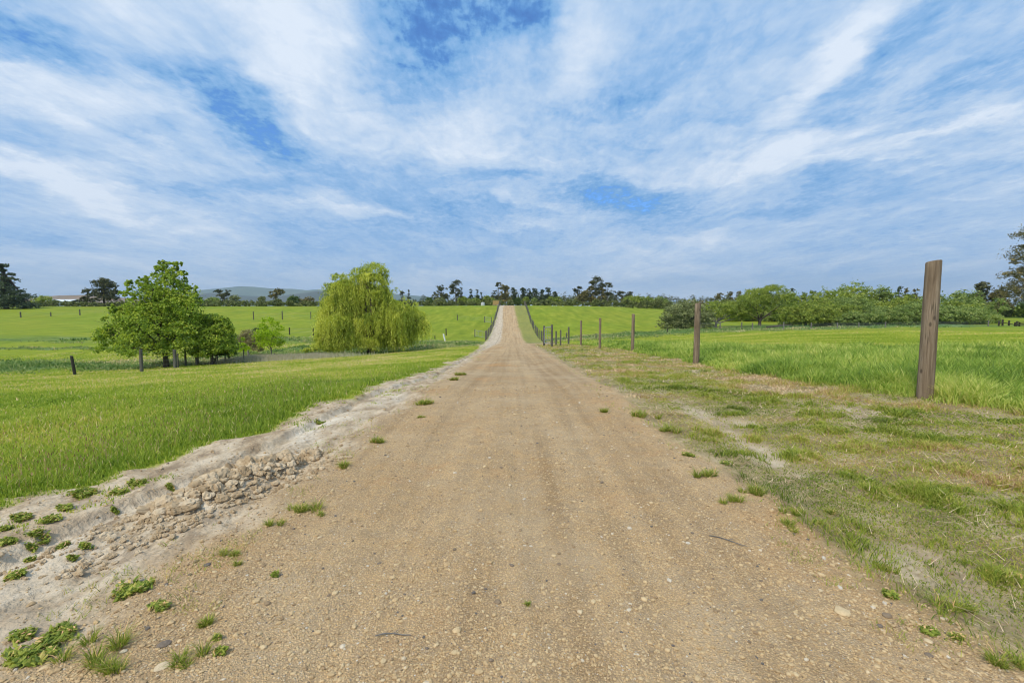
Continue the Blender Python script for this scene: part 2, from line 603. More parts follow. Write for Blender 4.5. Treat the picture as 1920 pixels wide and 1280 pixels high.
def foliage_mat(name, stops, trans=0.35, rough=0.6, tcol=(1.1, 1.1, 0.7), gain=(2.0, 1.7, 1.5)):
    stops = [(p, tuple(min(c * g, .9) for c, g in zip(q, gain))) for p, q in stops]
    m, N, out = mat_new(name)
    at_ = N.n.new('ShaderNodeAttribute')
    at_.attribute_name = 'tint'
    col = N.ramp(at_.outputs['Fac'], stops)
    b = N.n.new('ShaderNodeBsdfPrincipled')
    N.l.new(col, b.inputs['Base Color'])
    b.inputs['Roughness'].default_value = rough
    b.inputs['Specular IOR Level'].default_value = 0.25
    t = N.n.new('ShaderNodeBsdfTranslucent')
    N.l.new(N.mix(1.0, col, tcol, 'MULTIPLY'), t.inputs[0])
    mx = N.n.new('ShaderNodeMixShader')
    mx.inputs[0].default_value = trans
    N.l.new(b.outputs[0], mx.inputs[1])
    N.l.new(t.outputs[0], mx.inputs[2])
    N.l.new(mx.outputs[0], out.inputs[0])
    return m


def ground_mat():
    m, N, out = mat_new("terrain_surface")
    geo = N.n.new('ShaderNodeNewGeometry')
    P = geo.outputs['Position']
    a1 = N.n.new('ShaderNodeAttribute')
    a1.attribute_name = 'zone'
    sp = N.n.new('ShaderNodeSeparateColor')
    N.l.new(a1.outputs['Color'], sp.inputs[0])
    g, s, p = sp.outputs[0], sp.outputs[1], sp.outputs[2]
    a2 = N.n.new('ShaderNodeAttribute')
    a2.attribute_name = 'zoneb'
    sp2 = N.n.new('ShaderNodeSeparateColor')
    N.l.new(a2.outputs['Color'], sp2.inputs[0])
    r, tall, bare = sp2.outputs[0], sp2.outputs[1], sp2.outputs[2]
    Pf = N.vmath('MULTIPLY', P, (1, 1, 0))
    # ---- pasture
    nA = N.noise(N.mapping(Pf, sc=(.6, .10, 1)), 1.0, 5, .6)
    nA = N.mapr(nA, .3, .7, .22, .78, False)
    nB = N.noise(Pf, 0.06, 4, .6)
    nC = N.noise(N.mapping(Pf, sc=(.25, 1.2, 1)), 1.0, 6, .65)
    nD = N.noise(Pf, 9.0, 3, .6)
    field = N.ramp(N.math('ADD', N.math('MULTIPLY', nA, .5), N.math('MULTIPLY', nC, .5)),
                   [(.30, (.135, .180, .008)), (.43, (.215, .255, .010)), (.56, (.290, .315, .018)), (.70, (.420, .400, .060))])
    field = N.mix(N.mapr(nB, .35, .65), field, N.mix(1.0, field, (.86, .98, .8), 'MULTIPLY'))
    field = N.mix(N.mapr(nD, .3, .7, 0, .35), field, (.07, .13, .02))
    # ---- rough bank
    rough = N.ramp(N.noise(Pf, .9, 6, .65), [(.3, (.035, .075, .014)), (.5, (.10, .17, .035)), (.62, (.18, .23, .09)), (.75, (.30, .28, .17))])
    col = N.mix(r, field, rough)
    # soil under the long grass
    col = N.mix(tall, col, (.09, .14, .03))
    # ---- dry patchy turf
    nE = N.noise(Pf, 2.2, 7, .68)
    nF = N.noise(Pf, 28.0, 4, .65)
    dry = N.ramp(N.math('ADD', N.math('MULTIPLY', nE, .6), N.math('MULTIPLY', nF, .4)),
                 [(.36, (.12, .085, .045)), (.43, (.24, .175, .095)), (.50, (.295, .24, .105)), (.56, (.40, .315, .175)), (.66, (.52, .415, .27))])
    nM = N.noise(N.mapping(Pf, sc=(95, 60, 1)), 1.0, 4, .7)
    dry = N.mix(N.mapr(nM, .46, .34, 0, .75), dry, (.085, .06, .035))
    dry = N.mix(N.mapr(nM, .56, .68, 0, .6), dry, (.50, .43, .29))
    col = N.mix(p, col, dry)
    # ---- pale sand
    nG = N.noise(N.mapping(Pf, sc=(2.2, 1.1, 1)), 1.0, 8, .66)
    nH = N.noise(Pf, 60.0, 3, .6)
    sand = N.ramp(nG, [(.36, (.32, .23, .14)), (.43, (.50, .395, .265)), (.50, (.66, .545, .395)), (.62, (.76, .665, .52))])
    sand = N.mix(N.mapr(nH, .35, .7, 0, .25), sand, (.24, .19, .13))
    sand = N.mix(N.mapr(N.noise(Pf, 0.9, 4, .6), .45, .65, 0, .45), sand, (.42, .34, .25))
    a3 = N.n.new('ShaderNodeAttribute')
    a3.attribute_name = 'soil'
    brown = N.ramp(N.noise(N.mapping(Pf, sc=(5, 2.4, 1)), 1.0, 7, .68), [(.36, (.24, .165, .095)), (.46, (.42, .31, .195)), (.54, (.54, .42, .28)), (.64, (.64, .52, .37))])
    sand = N.mix(a3.outputs['Fac'], sand, brown)
    vc = N.voro(N.vmath('ADD', N.mapping(Pf, sc=(1, .6, 1)), N.vmath('SCALE', N.mapping(Pf, sc=(0, 0, 0)), scale=1.0)), 22, 'F1')
    sand = N.mix(N.math('MULTIPLY', N.mapr(vc.outputs['Distance'], .45, .75, 0, .5), N.mapr(N.noise(Pf, 2.3, 5, .6), .48, .6)), sand, (.25, .18, .115))
    col = N.mix(s, col, sand)
    # ---- gravel: three sizes of stone in ochre clay
    v1 = N.voro(Pf, 95)
    v2 = N.voro(Pf, 190)
    v3 = N.voro(N.vmath('ADD', Pf, (3.3, 7.7, 0)), 34)
    stone_c = N.n.new('ShaderNodeSeparateColor')
    N.l.new(v1.outputs['Color'], stone_c.inputs[0])
    sc1 = N.ramp(stone_c.outputs[0], [(0, (.17, .125, .080)), (.3, (.34, .235, .125)), (.6, (.48, .345, .195)), (.86, (.58, .45, .28)), (1, (.66, .60, .50))])
    stone_d = N.n.new('ShaderNodeSeparateColor')
    N.l.new(v2.outputs['Color'], stone_d.inputs[0])
    sc2 = N.ramp(stone_d.outputs[1], [(0, (.20, .14, .085)), (.5, (.42, .30, .175)), (1, (.60, .50, .36))])
    nI = N.noise(Pf, 1.3, 5, .6)
    nJ = N.noise(Pf, 6.0, 5, .65)
    clay = N.mix(N.mapr(nI, .35, .65), (.60, .375, .16), (.71, .48, .24))
    gcol = N.mix(N.mapr(nJ, .3, .65, .2, .65), clay, N.mix(.5, sc1, sc2))
    edge = N.mapr(v1.outputs['Distance'], .35, .60, 0, .55)
    gcol = N.mix(edge, gcol, (.21, .15, .09))
    big = N.mapr(v3.outputs['Distance'], .16, .10)
    bs = N.n.new('ShaderNodeSeparateColor')
    N.l.new(v3.outputs['Color'], bs.inputs[0])
    big = N.math('MULTIPLY', big, N.mapr(bs.outputs[2], .86, .9))
    gcol = N.mix(big, gcol, N.ramp(bs.outputs[0], [(0, (.16, .14, .13)), (.5, (.40, .36, .31)), (1, (.66, .62, .56))]))
    # long washboard streaks and darker tyre lines running with the road
    nK = N.noise(N.mapping(Pf, loc=(3.37, 1.73, 2.61), sc=(4.2, .09, 1)), 1.0, 6, .62)
    gcol = N.mix(N.mapr(nK, .44, .64, 0, .55), gcol, N.mix(1.0, gcol, (1.25, 1.24, 1.22), 'MULTIPLY'))
    gcol = N.mix(N.mapr(nK, .50, .34, 0, .55), gcol, N.mix(1.0, gcol, (.74, .68, .60), 'MULTIPLY'))
    nL = N.noise(Pf, .55, 5, .65)
    gcol = N.mix(N.mapr(nL, .45, .66, 0, .45), gcol, (.56, .42, .26))
    gcol = N.mix(N.mapr(nL, .46, .30, 0, .6), gcol, (.53, .29, .115))
    gcol = N.mix(bare, gcol, (.50, .40, .27))
    col = N.mix(g, col, gcol)
    # ---- relief
    s = N.math('MULTIPLY', s, N.math('SUBTRACT', 1.0, g, clamp=True))
    h = N.math('MULTIPLY', g, N.math('ADD', N.math('MULTIPLY', N.mapr(v1.outputs['Distance'], 0, .6, 1, 0), .8),
                                     N.math('MULTIPLY', N.mapr(v2.outputs['Distance'], 0, .6, 1, 0), .35)))
    h = N.math('ADD', h, N.math('MULTIPLY', N.math('ADD', nH, N.math('MULTIPLY', nG, 2.5)), N.math('MULTIPLY', s, 1.6)))
    h = N.math('ADD', h, N.math('MULTIPLY', N.math('MULTIPLY', N.voro(Pf, 26).outputs['Distance'], N.noise(Pf, 3.0, 4, .6)), N.math('MULTIPLY', s, 2.6)))
    h = N.math('ADD', h, N.math('MULTIPLY', N.math('MULTIPLY', nM, p), N.math('SUBTRACT', 1.0, g, clamp=True)))
    h = N.math('ADD', h, N.math('MULTIPLY', N.math('ADD', nF, nD), N.math('SUBTRACT', 1.0, N.math('MAXIMUM', g, s), clamp=True)))
    principled(N, out, col, .92, h, .8, .010, .15)
    return m


def wood_mat(name, c1, c2, c3, sc=1.0):
    m, N, out = mat_new(name)
    tc = N.n.new('ShaderNodeTexCoord')
    oi = N.n.new('ShaderNodeObjectInfo')
    P = N.vmath('ADD', tc.outputs['Object'], N.vmath('SCALE', (7.0, 3.0, 5.0), scale=oi.outputs['Random']))
    n1 = N.noise(N.mapping(P, sc=(26 * sc, 26 * sc, 1.3 * sc)), 1.0, 7, .65, .4)
    n2 = N.noise(N.mapping(P, sc=(5, 5, 1.2)), 1.0, 4, .6)
    v = N.voro(N.mapping(P, sc=(34 * sc, 34 * sc, 1.1 * sc)), 1.0, 'DISTANCE_TO_EDGE')
    f = N.math('ADD', N.math('MULTIPLY', n1, .6), N.math('MULTIPLY', n2, .4))
    col = N.ramp(f, [(.32, c1), (.5, c2), (.68, c3)])
    crack = N.mapr(v.outputs['Distance'], .0, .06, 1, 0)
    crack = N.math('MULTIPLY', crack, N.mapr(n2, .5, .62))
    col = N.mix(N.math('MULTIPLY', crack, .7), col, (.03, .022, .016))
    knots = N.voro(N.mapping(P, sc=(7, 7, 3.2)), 1.0)
    kn = N.mapr(knots.outputs['Distance'], .16, .07)
    col = N.mix(N.math('MULTIPLY', kn, .7), col, (.05, .035, .025))
    hgt = N.math('SUBTRACT', n1, N.math('MULTIPLY', crack, .8))
    principled(N, out, col, .85, hgt, .8, .008, .2)
    return m


def simple_mat(name, c1, c2, scale=3.0, rough=.8, metal=0.0, bstr=.3, spec=.2):
    m, N, out = mat_new(name)
    tc = N.n.new('ShaderNodeTexCoord')
    n = N.noise(tc.outputs['Object'], scale, 6, .62)
    principled(N, out, N.ramp(n, [(.35, c1), (.65, c2)]), rough, n, bstr, .02, spec, metal)
    return m


def tint_solid(name, stops, rough=.9, nscale=80, spec=.2):
    m, N, out = mat_new(name)
    at_ = N.n.new('ShaderNodeAttribute')
    at_.attribute_name = 'tint'
    geo = N.n.new('ShaderNodeNewGeometry')
    n = N.noise(geo.outputs['Position'], nscale, 5, .65)
    col = N.ramp(at_.outputs['Fac'], stops)
    col = N.mix(N.mapr(n, .3, .7, 0, .5), col, N.mix(1.0, col, (.6, .57, .52), 'MULTIPLY'))
    principled(N, out, col, rough, n, .7, .006, spec)
    return m


M_GROUND = ground_mat()
M_POST = wood_mat("weathered_round_post_wood", (.085, .058, .036), (.215, .157, .102), (.41, .325, .23))
M_POSTG = wood_mat("grey_fence_post_wood", (.06, .055, .045), (.12, .11, .09), (.22, .205, .18))
M_WOODD = wood_mat("dark_rail_wood", (.025, .022, .018), (.05, .045, .035), (.09, .08, .065))
M_PLANK = wood_mat("yellow_pine_boards", (.30, .18, .07), (.46, .30, .12), (.58, .42, .20))
M_WIRE = simple_mat("galvanised_wire", (.28, .29, .29), (.42, .43, .43), 10, .5, .6)
M_STEEL = simple_mat("galvanised_gate_tube", (.30, .31, .31), (.45, .46, .46), 10, .45, .6)
M_WHITEP = simple_mat("white_painted_post", (.70, .71, .70), (.82, .82, .80), 6, .6)
M_BARK = wood_mat("tree_bark", (.035, .028, .022), (.075, .06, .048), (.14, .12, .10), .35)
M_BARKG = wood_mat("pale_tree_bark", (.10, .09, .08), (.19, .175, .155), (.32, .30, .27), .3)
M_TANK = simple_mat("pale_green_tank_plastic", (.42, .50, .47), (.55, .62, .58), 2, .5)
M_TANKG = simple_mat("pale_grey_tank_plastic", (.45, .47, .48), (.58, .60, .60), 2, .5)
M_ROOFW = simple_mat("white_sheet_roof", (.62, .65, .68), (.78, .80, .82), .3, .4)
M_WALLW = simple_mat("cream_wall", (.42, .41, .38), (.52, .51, .48), 1, .8)
M_HILL = simple_mat("distant_hill_pasture", (.06, .10, .06), (.14, .17, .09), .0022, .95, 0, 0)
M_HILL2 = simple_mat("distant_scrub_hill", (.05, .06, .03), (.09, .09, .05), .004, .95, 0, 0)
M_HILL3 = simple_mat("ochre_far_field", (.30, .19, .11), (.16, .13, .08), .02, .95, 0, 0)

G_FRESH = foliage_mat("fresh_grass", [(0, (.045, .105, .012)), (.35, (.10, .205, .020)), (.7, (.175, .29, .035)), (.9, (.27, .33, .08)), (1, (.42, .36, .20))], .42, gain=(2.95, 1.95, 2.4))
G_LUSH = foliage_mat("lush_long_grass", [(0, (.035, .105, .014)), (.4, (.085, .215, .022)), (.75, (.165, .32, .045)), (1, (.31, .40, .12))], .42, gain=(3.4, 1.95, 2.9))
G_DRY = foliage_mat("patchy_turf", [(0, (.055, .10, .015)), (.35, (.15, .22, .03)), (.6, (.22, .26, .05)), (.78, (.30, .24, .12)), (.9, (.17, .125, .08)), (1, (.46, .39, .27))], .35, gain=(2.2, 1.8, 1.8))
G_BANK = foliage_mat("rough_bank_grass", [(0, (.035, .085, .018)), (.4, (.09, .165, .05)), (.7, (.18, .235, .10)), (1, (.38, .345, .22))], .3)
G_PALE = foliage_mat("pale_dry_grass", [(0, (.16, .20, .09)), (.5, (.36, .34, .24)), (1, (.52, .48, .40))], .3, gain=(1.2, 1.15, 1.1))
G_SEED = foliage_mat("seed_heads", [(0, (.12, .07, .04)), (.5, (.24, .17, .10)), (1, (.42, .36, .22))], .2)
L_ALDER = foliage_mat("broad_green_leaves", [(0, (.025, .065, .012)), (.35, (.060, .135, .018)), (.7, (.115, .215, .030)), (1, (.21, .32, .06))], .45, gain=(3.8, 2.5, 2.4))
L_DARK = foliage_mat("dark_shrub_leaves", [(0, (.022, .045, .014)), (.5, (.05, .10, .022)), (1, (.13, .20, .06))], .25)
L_GREY = foliage_mat("grey_green_leaves", [(0, (.05, .075, .035)), (.5, (.12, .16, .07)), (1, (.23, .28, .14))], .25)
L_TWIG = foliage_mat("brown_twiggy_leaves", [(0, (.07, .07, .04)), (.5, (.15, .15, .08)), (1, (.24, .26, .13))], .2)
L_LIME = foliage_mat("lime_sapling_leaves", [(0, (.10, .20, .012)), (.5, (.20, .33, .015)), (1, (.32, .44, .04))], .45)
L_WILLOW = foliage_mat("willow_leaves", [(0, (.045, .085, .016)), (.35, (.125, .20, .032)), (.7, (.235, .32, .06)), (1, (.34, .42, .12))], .45, gain=(2.75, 2.1, 1.9))
L_EUC = foliage_mat("gum_leaves", [(0, (.020, .030, .016)), (.5, (.048, .062, .030)), (1, (.11, .125, .06))], .15)
L_EUCB = foliage_mat("bronze_gum_leaves", [(0, (.035, .040, .020)), (.45, (.075, .085, .035)), (.75, (.13, .13, .05)), (1, (.26, .21, .10))], .15)
L_PINE = foliage_mat("pine_needles", [(0, (.014, .026, .014)), (.5, (.030, .052, .026)), (1, (.075, .11, .05))], .1)
L_SCRUB = foliage_mat("creek_willow_leaves", [(0, (.045, .085, .018)), (.4, (.10, .175, .035)), (.75, (.18, .27, .06)), (1, (.28, .36, .11))], .45, gain=(2.55, 1.9, 1.7))
L_SCRUB2 = foliage_mat("silver_scrub_leaves", [(0, (.045, .08, .028)), (.4, (.10, .165, .06)), (.75, (.17, .24, .10)), (1, (.27, .34, .17))], .42, gain=(2.3, 1.9, 1.4))
L_HEDGE = foliage_mat("hedge_leaves", [(0, (.030, .048, .018)), (.4, (.065, .095, .030)), (.75, (.12, .155, .055)), (1, (.20, .24, .10))], .25)
L_WEED = foliage_mat("weed_leaves", [(0, (.035, .09, .012)), (.5, (.085, .185, .022)), (.85, (.15, .26, .04)), (1, (.30, .30, .13))], .35, gain=(3.3, 1.9, 2.3))
M_STONE = tint_solid("road_stone", [(0, (.16, .14, .125)), (.15, (.32, .225, .13)), (.5, (.57, .40, .21)), (.85, (.66, .50, .29)), (1, (.64, .56, .44))], .8, 60)
M_CLOD = tint_solid("dry_clay_clod", [(0, (.38, .27, .155)), (.5, (.51, .385, .24)), (1, (.62, .495, .335))], .95, 35)


# ------------------------------------------------------------------ terrain sheet
def grow(start, stop, step, g):
    out, x = [], start
    while x < stop:
        x += step
        step *= g
        out.append(min(x, stop))
    return out


def build_ground():
    core = list(np.arange(-4.3, 3.4, .036))
    xs = np.array([-v for v in grow(4.3, 9000, .038, 1.045)][::-1] + core + grow(core[-1], 9000, .038, 1.045))
    ys = np.array([-v for v in grow(-1.0, 40, .08, 1.2)][::-1] + list(np.arange(1.0, 5.0, .03)) + grow(4.99, 60, .03, 1.016) + grow(60.5, 9000, .9, 1.03))
    X, Y = np.meshgrid(xs, ys)
    zs = zones(X, Y)
    Z = Hbase(X, Y) + Hdet(X, Y, zs)
    V = np.stack([X.ravel(), Y.ravel(), Z.ravel()], 1)
    ny, nx = X.shape
    idx = np.arange(nx * ny).reshape(ny, nx)
    F = np.stack([idx[:-1, :-1].ravel(), idx[:-1, 1:].ravel(), idx[1:, 1:].ravel(), idx[1:, :-1].ravel()], 1)
    g, s, p, r = [q.ravel() for q in zs]
    xf, yf = X.ravel(), Y.ravel()
    tall = sst(xf, tall_r(yf), tall_r(yf) + .3) * (1 - sst(yf, 17, 24 + 10 * sst(10 - xf, 0, 3)))
    tall = np.maximum(tall, (1 - sst(xf, grass_l(yf) - .5, grass_l(yf) - .1)) * (1 - sst(yf, 5, 9)) * .7 * (xf < 0)) * (1 - g) * (1 - s)
    led = -2.62 - 0.42 * (1 - sst(yf, 2.3, 5.5)) + 0.45 * sst(yf, 5.5, 13) + fbm(yf * 2.2, 0, 55, 4) * .22
    nq = fbm(xf * 2.6, yf * 1.4, 92, 5)
    soil = np.maximum(1 - sst(xf, led - .05 + nq * .3, led + .06 + nq * .3), sst(xf, road_l(yf) - .55 + nq * .9, road_l(yf) - .2 + nq * .9))
    soil = np.maximum(soil, sst(nq, .12, .25)) * .85 * (1 - .8 * sst(yf, 32, 48)) * (xf < 0) + .6 * (xf >= 0)
    bare = sst(fbm(xf * .9 + 3, yf * .9, 91, 4), .12, .28) * .55 * (1 - sst(yf, 4, 8))
    zone = np.stack([g, s, p], 1)
    zoneb = np.stack([r, tall, bare], 1)
    cz = zone[F].mean(1)
    kind = np.where(cz[:, 0] > .5, 1, np.where((cz[:, 1] > .5) & (V[F[:, 0], 0] < 0), 2, 0))
    # normals of the full sheet so that the pieces shade as one surface
    nz = np.zeros((len(V), 3))
    e1 = V[F[:, 2]] - V[F[:, 0]]
    e2 = V[F[:, 3]] - V[F[:, 1]]
    fn = np.cross(e1, e2)
    for c in range(4):
        np.add.at(nz, F[:, c], fn)
    nz /= np.linalg.norm(nz, axis=1)[:, None]
    for k, nm in ((0, 'ground'), (1, 'gravel_road'), (2, 'sandy_path')):
        Fk = F[kind == k]
        used = np.unique(Fk)
        remap = np.full(len(V), -1)
        remap[used] = np.arange(len(used))
        o = mesh_np(nm, V[used], remap[Fk], M_GROUND, None, {'zone': zone[used], 'zoneb': zoneb[used], 'soil': soil[used]}, True)
        o.data.normals_split_custom_set_from_vertices(nz[used].astype(np.float32).tolist())
        o['kind'] = 'structure'


build_ground()


# ------------------------------------------------------------------ hills
def build_hill(name, prof, dist, depth, mat, seed, base=-20):
    """profile in photograph pixels (column, row) -> rounded range of hills with both slopes"""
    prof = sorted(prof)
    px = np.linspace(prof[0][0], prof[-1][0], 220)
    py = np.interp(px, [q[0] for q in prof], [q[1] for q in prof])
    x = (px - 960) / FPX * dist
    hgt = EYE + (573 - py) / FPX * dist
    rows = np.linspace(-1, 1, 31)
    V = []
    for t in rows:
        k = (1 - abs(t)) ** .9
        yy = dist + t * depth + 0 * x
        zz = base + (hgt - base) * (k * k * (3 - 2 * k)) + fbm(x / 420, yy / 420, seed, 5) * (hgt - base) * .35 * (1 - abs(t)) * abs(t) * 4 * .6
        V.append(np.stack([x * (1 + t * depth / dist * .0), yy, zz], 1))
    V = np.concatenate(V)
    n, m = len(rows), len(px)
    idx = np.arange(n * m).reshape(n, m)
    F = np.stack([idx[:-1, :-1].ravel(), idx[:-1, 1:].ravel(), idx[1:, 1:].ravel(), idx[1:, :-1].ravel()], 1)
    o = mesh_np(name, V, F, mat, None, None, True)
    o['kind'] = 'structure'


build_hill('distant_hills', [(180, 573), (300, 560), (360, 548), (400, 543), (430, 540), (455, 537), (480, 538), (510, 541), (560, 542.5), (580, 545), (598, 543), (640, 546),
                             (740, 551), (800, 556), (860, 566), (920, 573)], 7200, 1500, M_HILL, 3)
build_hill('middle_hills', [(300, 573), (370, 555), (400, 549), (430, 552), (470, 555), (520, 556), (560, 551), (600, 545.5), (640, 549), (700, 556), (760, 566), (800, 573)], 5200, 700, M_HILL2, 5)
build_hill('ochre_field_hill', [(40, 573), (85, 559), (120, 554), (160, 553), (210, 556), (300, 566), (340, 573)], 1900, 260, M_HILL3, 8, -4)


# ------------------------------------------------------------------ foliage generators
def unit(n):
    v = rng.normal(size=(n, 3))
    return v / np.linalg.norm(v, axis=1)[:, None]


def leaf_cards(C, out, size, aspect, tint, droop=0.0):
    """one folded leaf per centre: rhombus of 4 vertices"""
    n = len(C)
    nn = unit(n) + out * .7 + np.array([0, 0, .35])
    nn /= np.linalg.norm(nn, axis=1)[:, None]
    t = unit(n)
    t[:, 2] -= droop
    t = t - nn * (t * nn).sum(1)[:, None]
    t /= np.linalg.norm(t, axis=1)[:, None] + 1e-9
    b = np.cross(nn, t)
    L = size * rng.uniform(.6, 1.35, n)[:, None]
    W = L * aspect
    V = np.stack([C - t * L / 2, C + b * W / 2 - nn * L * .08, C + t * L / 2, C - b * W / 2 - nn * L * .08], 1).reshape(-1, 3)
    F = np.arange(n * 4).reshape(n, 4)
    return V, F, np.repeat(tint, 4)


def crown_points(lobes, n, clump=.24, shell=(.45, 1.02), per=45, sub=0, flip=True):
    """leaf centres gathered in clumps near the surface of the lobes"""
    lobes = [tuple(l) for l in lobes]
    for l in list(lobes) if sub else []:
        for d in unit(sub):
            d = np.array([d[0], d[1], abs(d[2]) * .9 - .1])
            k = rng.uniform(.2, .36)
            lobes.append((l[0] + d[0] * l[3] * .95, l[1] + d[1] * l[4] * .95, l[2] + d[2] * l[5] * .95, l[3] * k, l[4] * k, l[5] * k * 1.1))
    vol = np.array([(l[3] * l[4] * l[5]) ** (2 / 3) for l in lobes])
    vol = vol / vol.sum()
    Cs, Os, Ts = [], [], []
    for l, w in zip(lobes, vol):
        nl = max(int(n * w), 30)
        nc = max(nl // per, 3)
        c0 = np.array(l[:3])
        rr = np.array(l[3:6])
        d = unit(nc)
        if flip:
            d[:, 2] = np.where(d[:, 2] < -.6, -d[:, 2], d[:, 2])
        rad = rng.uniform(shell[0], shell[1], nc) ** .6
        cc = c0 + d * rr * rad[:, None]
        ct = rng.uniform(0, 1, nc)
        k = rng.integers(0, nc, nl)
        sp = rr.mean() * clump * rng.uniform(.5, 1.3, nc)[k][:, None]
        off = rng.normal(size=(nl, 3)) * .55
        off[:, 2] *= .7
        C = cc[k] + off * sp
        Cs.append(C)
        Os.append(d[k])
        Ts.append(np.clip(.5 * ct[k] + .5 * rng.uniform(0, 1, nl), 0, 1))
    return np.concatenate(Cs), np.concatenate(Os), np.concatenate(Ts)


def crown_mesh(name, lobes, n, size, mat, parent=None, aspect=.6, clump=.24, shell=(.45, 1.02), per=45, zmin=0.03, loc=(0, 0, 0), droop=0.0, sub=0, flip=True):
    C, O, Tt = crown_points(lobes, n, clump, shell, per, sub, flip)
    k = C[:, 2] > zmin
    V, F, tt = leaf_cards(C[k], O[k], size, aspect, Tt[k], droop)
    return mesh_np(name, V, F, mat, parent, {'tint': tt}, False, loc)


def limb_path(a, b, bend=.15, n=5):
    a, b = Vector(a), Vector(b)
    L = (b - a).length
    off = Vector((random.uniform(-1, 1), random.uniform(-1, 1), random.uniform(0, .8))) * L * bend
    return [a.lerp(b, t) + off * math.sin(math.pi * t) for t in [i / (n - 1) for i in range(n)]]


def trunk_mesh(parent, mat, h, r, targets, splits=None, sides=7, lean=(0, 0), twigs=0, name='trunk'):
    mb = MB()
    top = Vector((lean[0], lean[1], h))
    pts = [Vector((0, 0, -.25))] + [Vector((0, 0, 0)).lerp(top, t) + Vector((random.uniform(-.04, .04) * h * .4, random.uniform(-.04, .04) * h * .4, 0)) * (t > 0) for t in (0, .25, .5, .75, 1)]
    mb.tube(pts, [r * 1.35, r * 1.15, r, r * .92, r * .85, r * .7], sides, rough=.15)
    for tg in targets:
        t0 = random.uniform(.6, 1.0)
        s = Vector((0, 0, 0)).lerp(top, t0)
        L = (Vector(tg) - s).length
        rr = r * random.uniform(.35, .6)
        path = limb_path(s, tg, .13, 6)
        mb.tube(path, [rr, rr * .8, rr * .62, rr * .45, rr * .3, rr * .12], 5, cap=False)
        for _ in range(twigs):
            k = random.randint(2, 5)
            k = min(k, 4)
            e = path[k] + Vector((random.uniform(-1, 1), random.uniform(-1, 1), random.uniform(-.3, .6))) * min(L * .2, .7)
            mb.tube(limb_path(path[k], e, .1, 4), [rr * .25, rr * .18, rr * .1, rr * .04], 4, cap=False)
    return mb.build(name, mat, parent)


def px_lobes(lst, px0, py0, s):
    """lobes given in photograph pixels around the foot (px0, py0); s metres per pixel"""
    out = []
    for q in lst:
        px, py, rx, ry = q[:4]
        dy = q[4] if len(q) > 4 else random.uniform(-.25, .25) * rx
        out.append(((px - px0) * s, dy * s, (py0 - py) * s, rx * s, (rx * .9) * s, ry * s))
    return out


def tree_px(name, label, cat, foot, lobes_px, leafmat, n, leaf, barkmat=None, th=None, tr=None, group=None, Y=None, **kw):
    px, py = foot
    if Y is None:
        X, Yg, z = ground_at(px, py)
    else:
        X, Yg, z = at(px, Y)
        if py is None:
            py = 640 - FPX * (Yg * _SP + (z - EYE) * _CP) / (Yg * _CP - (z - EYE) * _SP)
    s = pxsize(X, Yg, z)
    lobes = px_lobes(lobes_px, px, py, s)
    twigs = kw.pop('twigs', 0)
    lean = kw.pop('lean', (0, 0))
    root = empty(name, (X, Yg, z))
    tag(root, label, cat, group)
    if barkmat is not None:
        tg = [(l[0], l[1], l[2]) for l in lobes]
        trunk_mesh(root, barkmat, th * s, tr * s, tg, lean=lean, twigs=twigs)
    crown_mesh('crown', lobes, n, leaf, leafmat, root, **kw)
    return root


# ------------------------------------------------------------------ the trees beside the creek, left
alder = tree_px('broadleaf_tree', 'bushy bright green broadleaf tree with ragged top beside the creek fence', 'tree', (312, 688),
                [(322, 545, 34, 32, 0), (288, 568, 36, 30, 4), (352, 580, 34, 36, -4), (240, 628, 44, 27, 0), (300, 615, 50, 38, -12), (355, 628, 42, 34, 2), (262, 600, 38, 30, 10),
                 (318, 590, 46, 36, 15), (222, 652, 30, 14, -5), (290, 650, 40, 16, -20), (340, 655, 36, 14, -10), (205, 630, 16, 14, 0),
                 (328, 508, 15, 16, 0), (345, 500, 8, 8, 0), (305, 512, 12, 14, 6), (318, 497, 7, 7, -3), (262, 540, 15, 13, 0), (283, 532, 12, 12, -8), (238, 553, 10, 9, 5),
                 (370, 545, 10, 10, 0), (374, 560, 8, 14, 3), (235, 580, 14, 12, -5), (205, 600, 9, 6, 2), (336, 525, 22, 20, 5)],
                L_ALDER, 46000, .125, M_BARK, 40, 4.6, aspect=.8, clump=.27, shell=(.5, 1.1), per=44, twigs=4, sub=6)
tree_px('broadleaf_shrub', 'dark green spreading shrub close against the right side of the broadleaf tree', 'shrub', (398, 684),
        [(400, 640, 34, 30, 10), (415, 615, 22, 16, 8), (380, 625, 28, 28, 14), (395, 598, 18, 9, 8), (412, 600, 18, 7, 5), (432, 618, 10, 8, 0), (420, 655, 22, 14, 4), (385, 660, 26, 12, 0)],
        L_ALDER, 17000, .13, M_BARK, 20, 3, aspect=.6, clump=.24, per=26, twigs=2)
tree_px('dark_shrub', 'dark dense low shrub behind the thin fence posts beside the broadleaf tree', 'shrub', (404, 683), [(404, 652, 30, 18, 14), (385, 660, 22, 12, 10), (424, 660, 18, 12, 6)], L_DARK, 8000, .12, M_BARK, 12, 2, per=26)
tree_px('silver_shrub', 'small silvery green rounded shrub between dark shrub and pale grass', 'shrub', (430, 677), [(428, 647, 13, 20, 0), (424, 655, 12, 14, -4), (436, 652, 9, 14, 3)], L_GREY, 5000, .09, M_BARKG, 14, 1.6, per=22)
tree_px('twiggy_shrub', 'grey brown twiggy shrub behind the lime green sapling', 'shrub', (466, 668), [(463, 638, 20, 19, 10), (474, 645, 16, 16, 8), (480, 655, 12, 10, 8), (455, 645, 14, 16, 12)], L_TWIG, 8000, .09, M_BARKG, 14, 2, per=22, twigs=3)
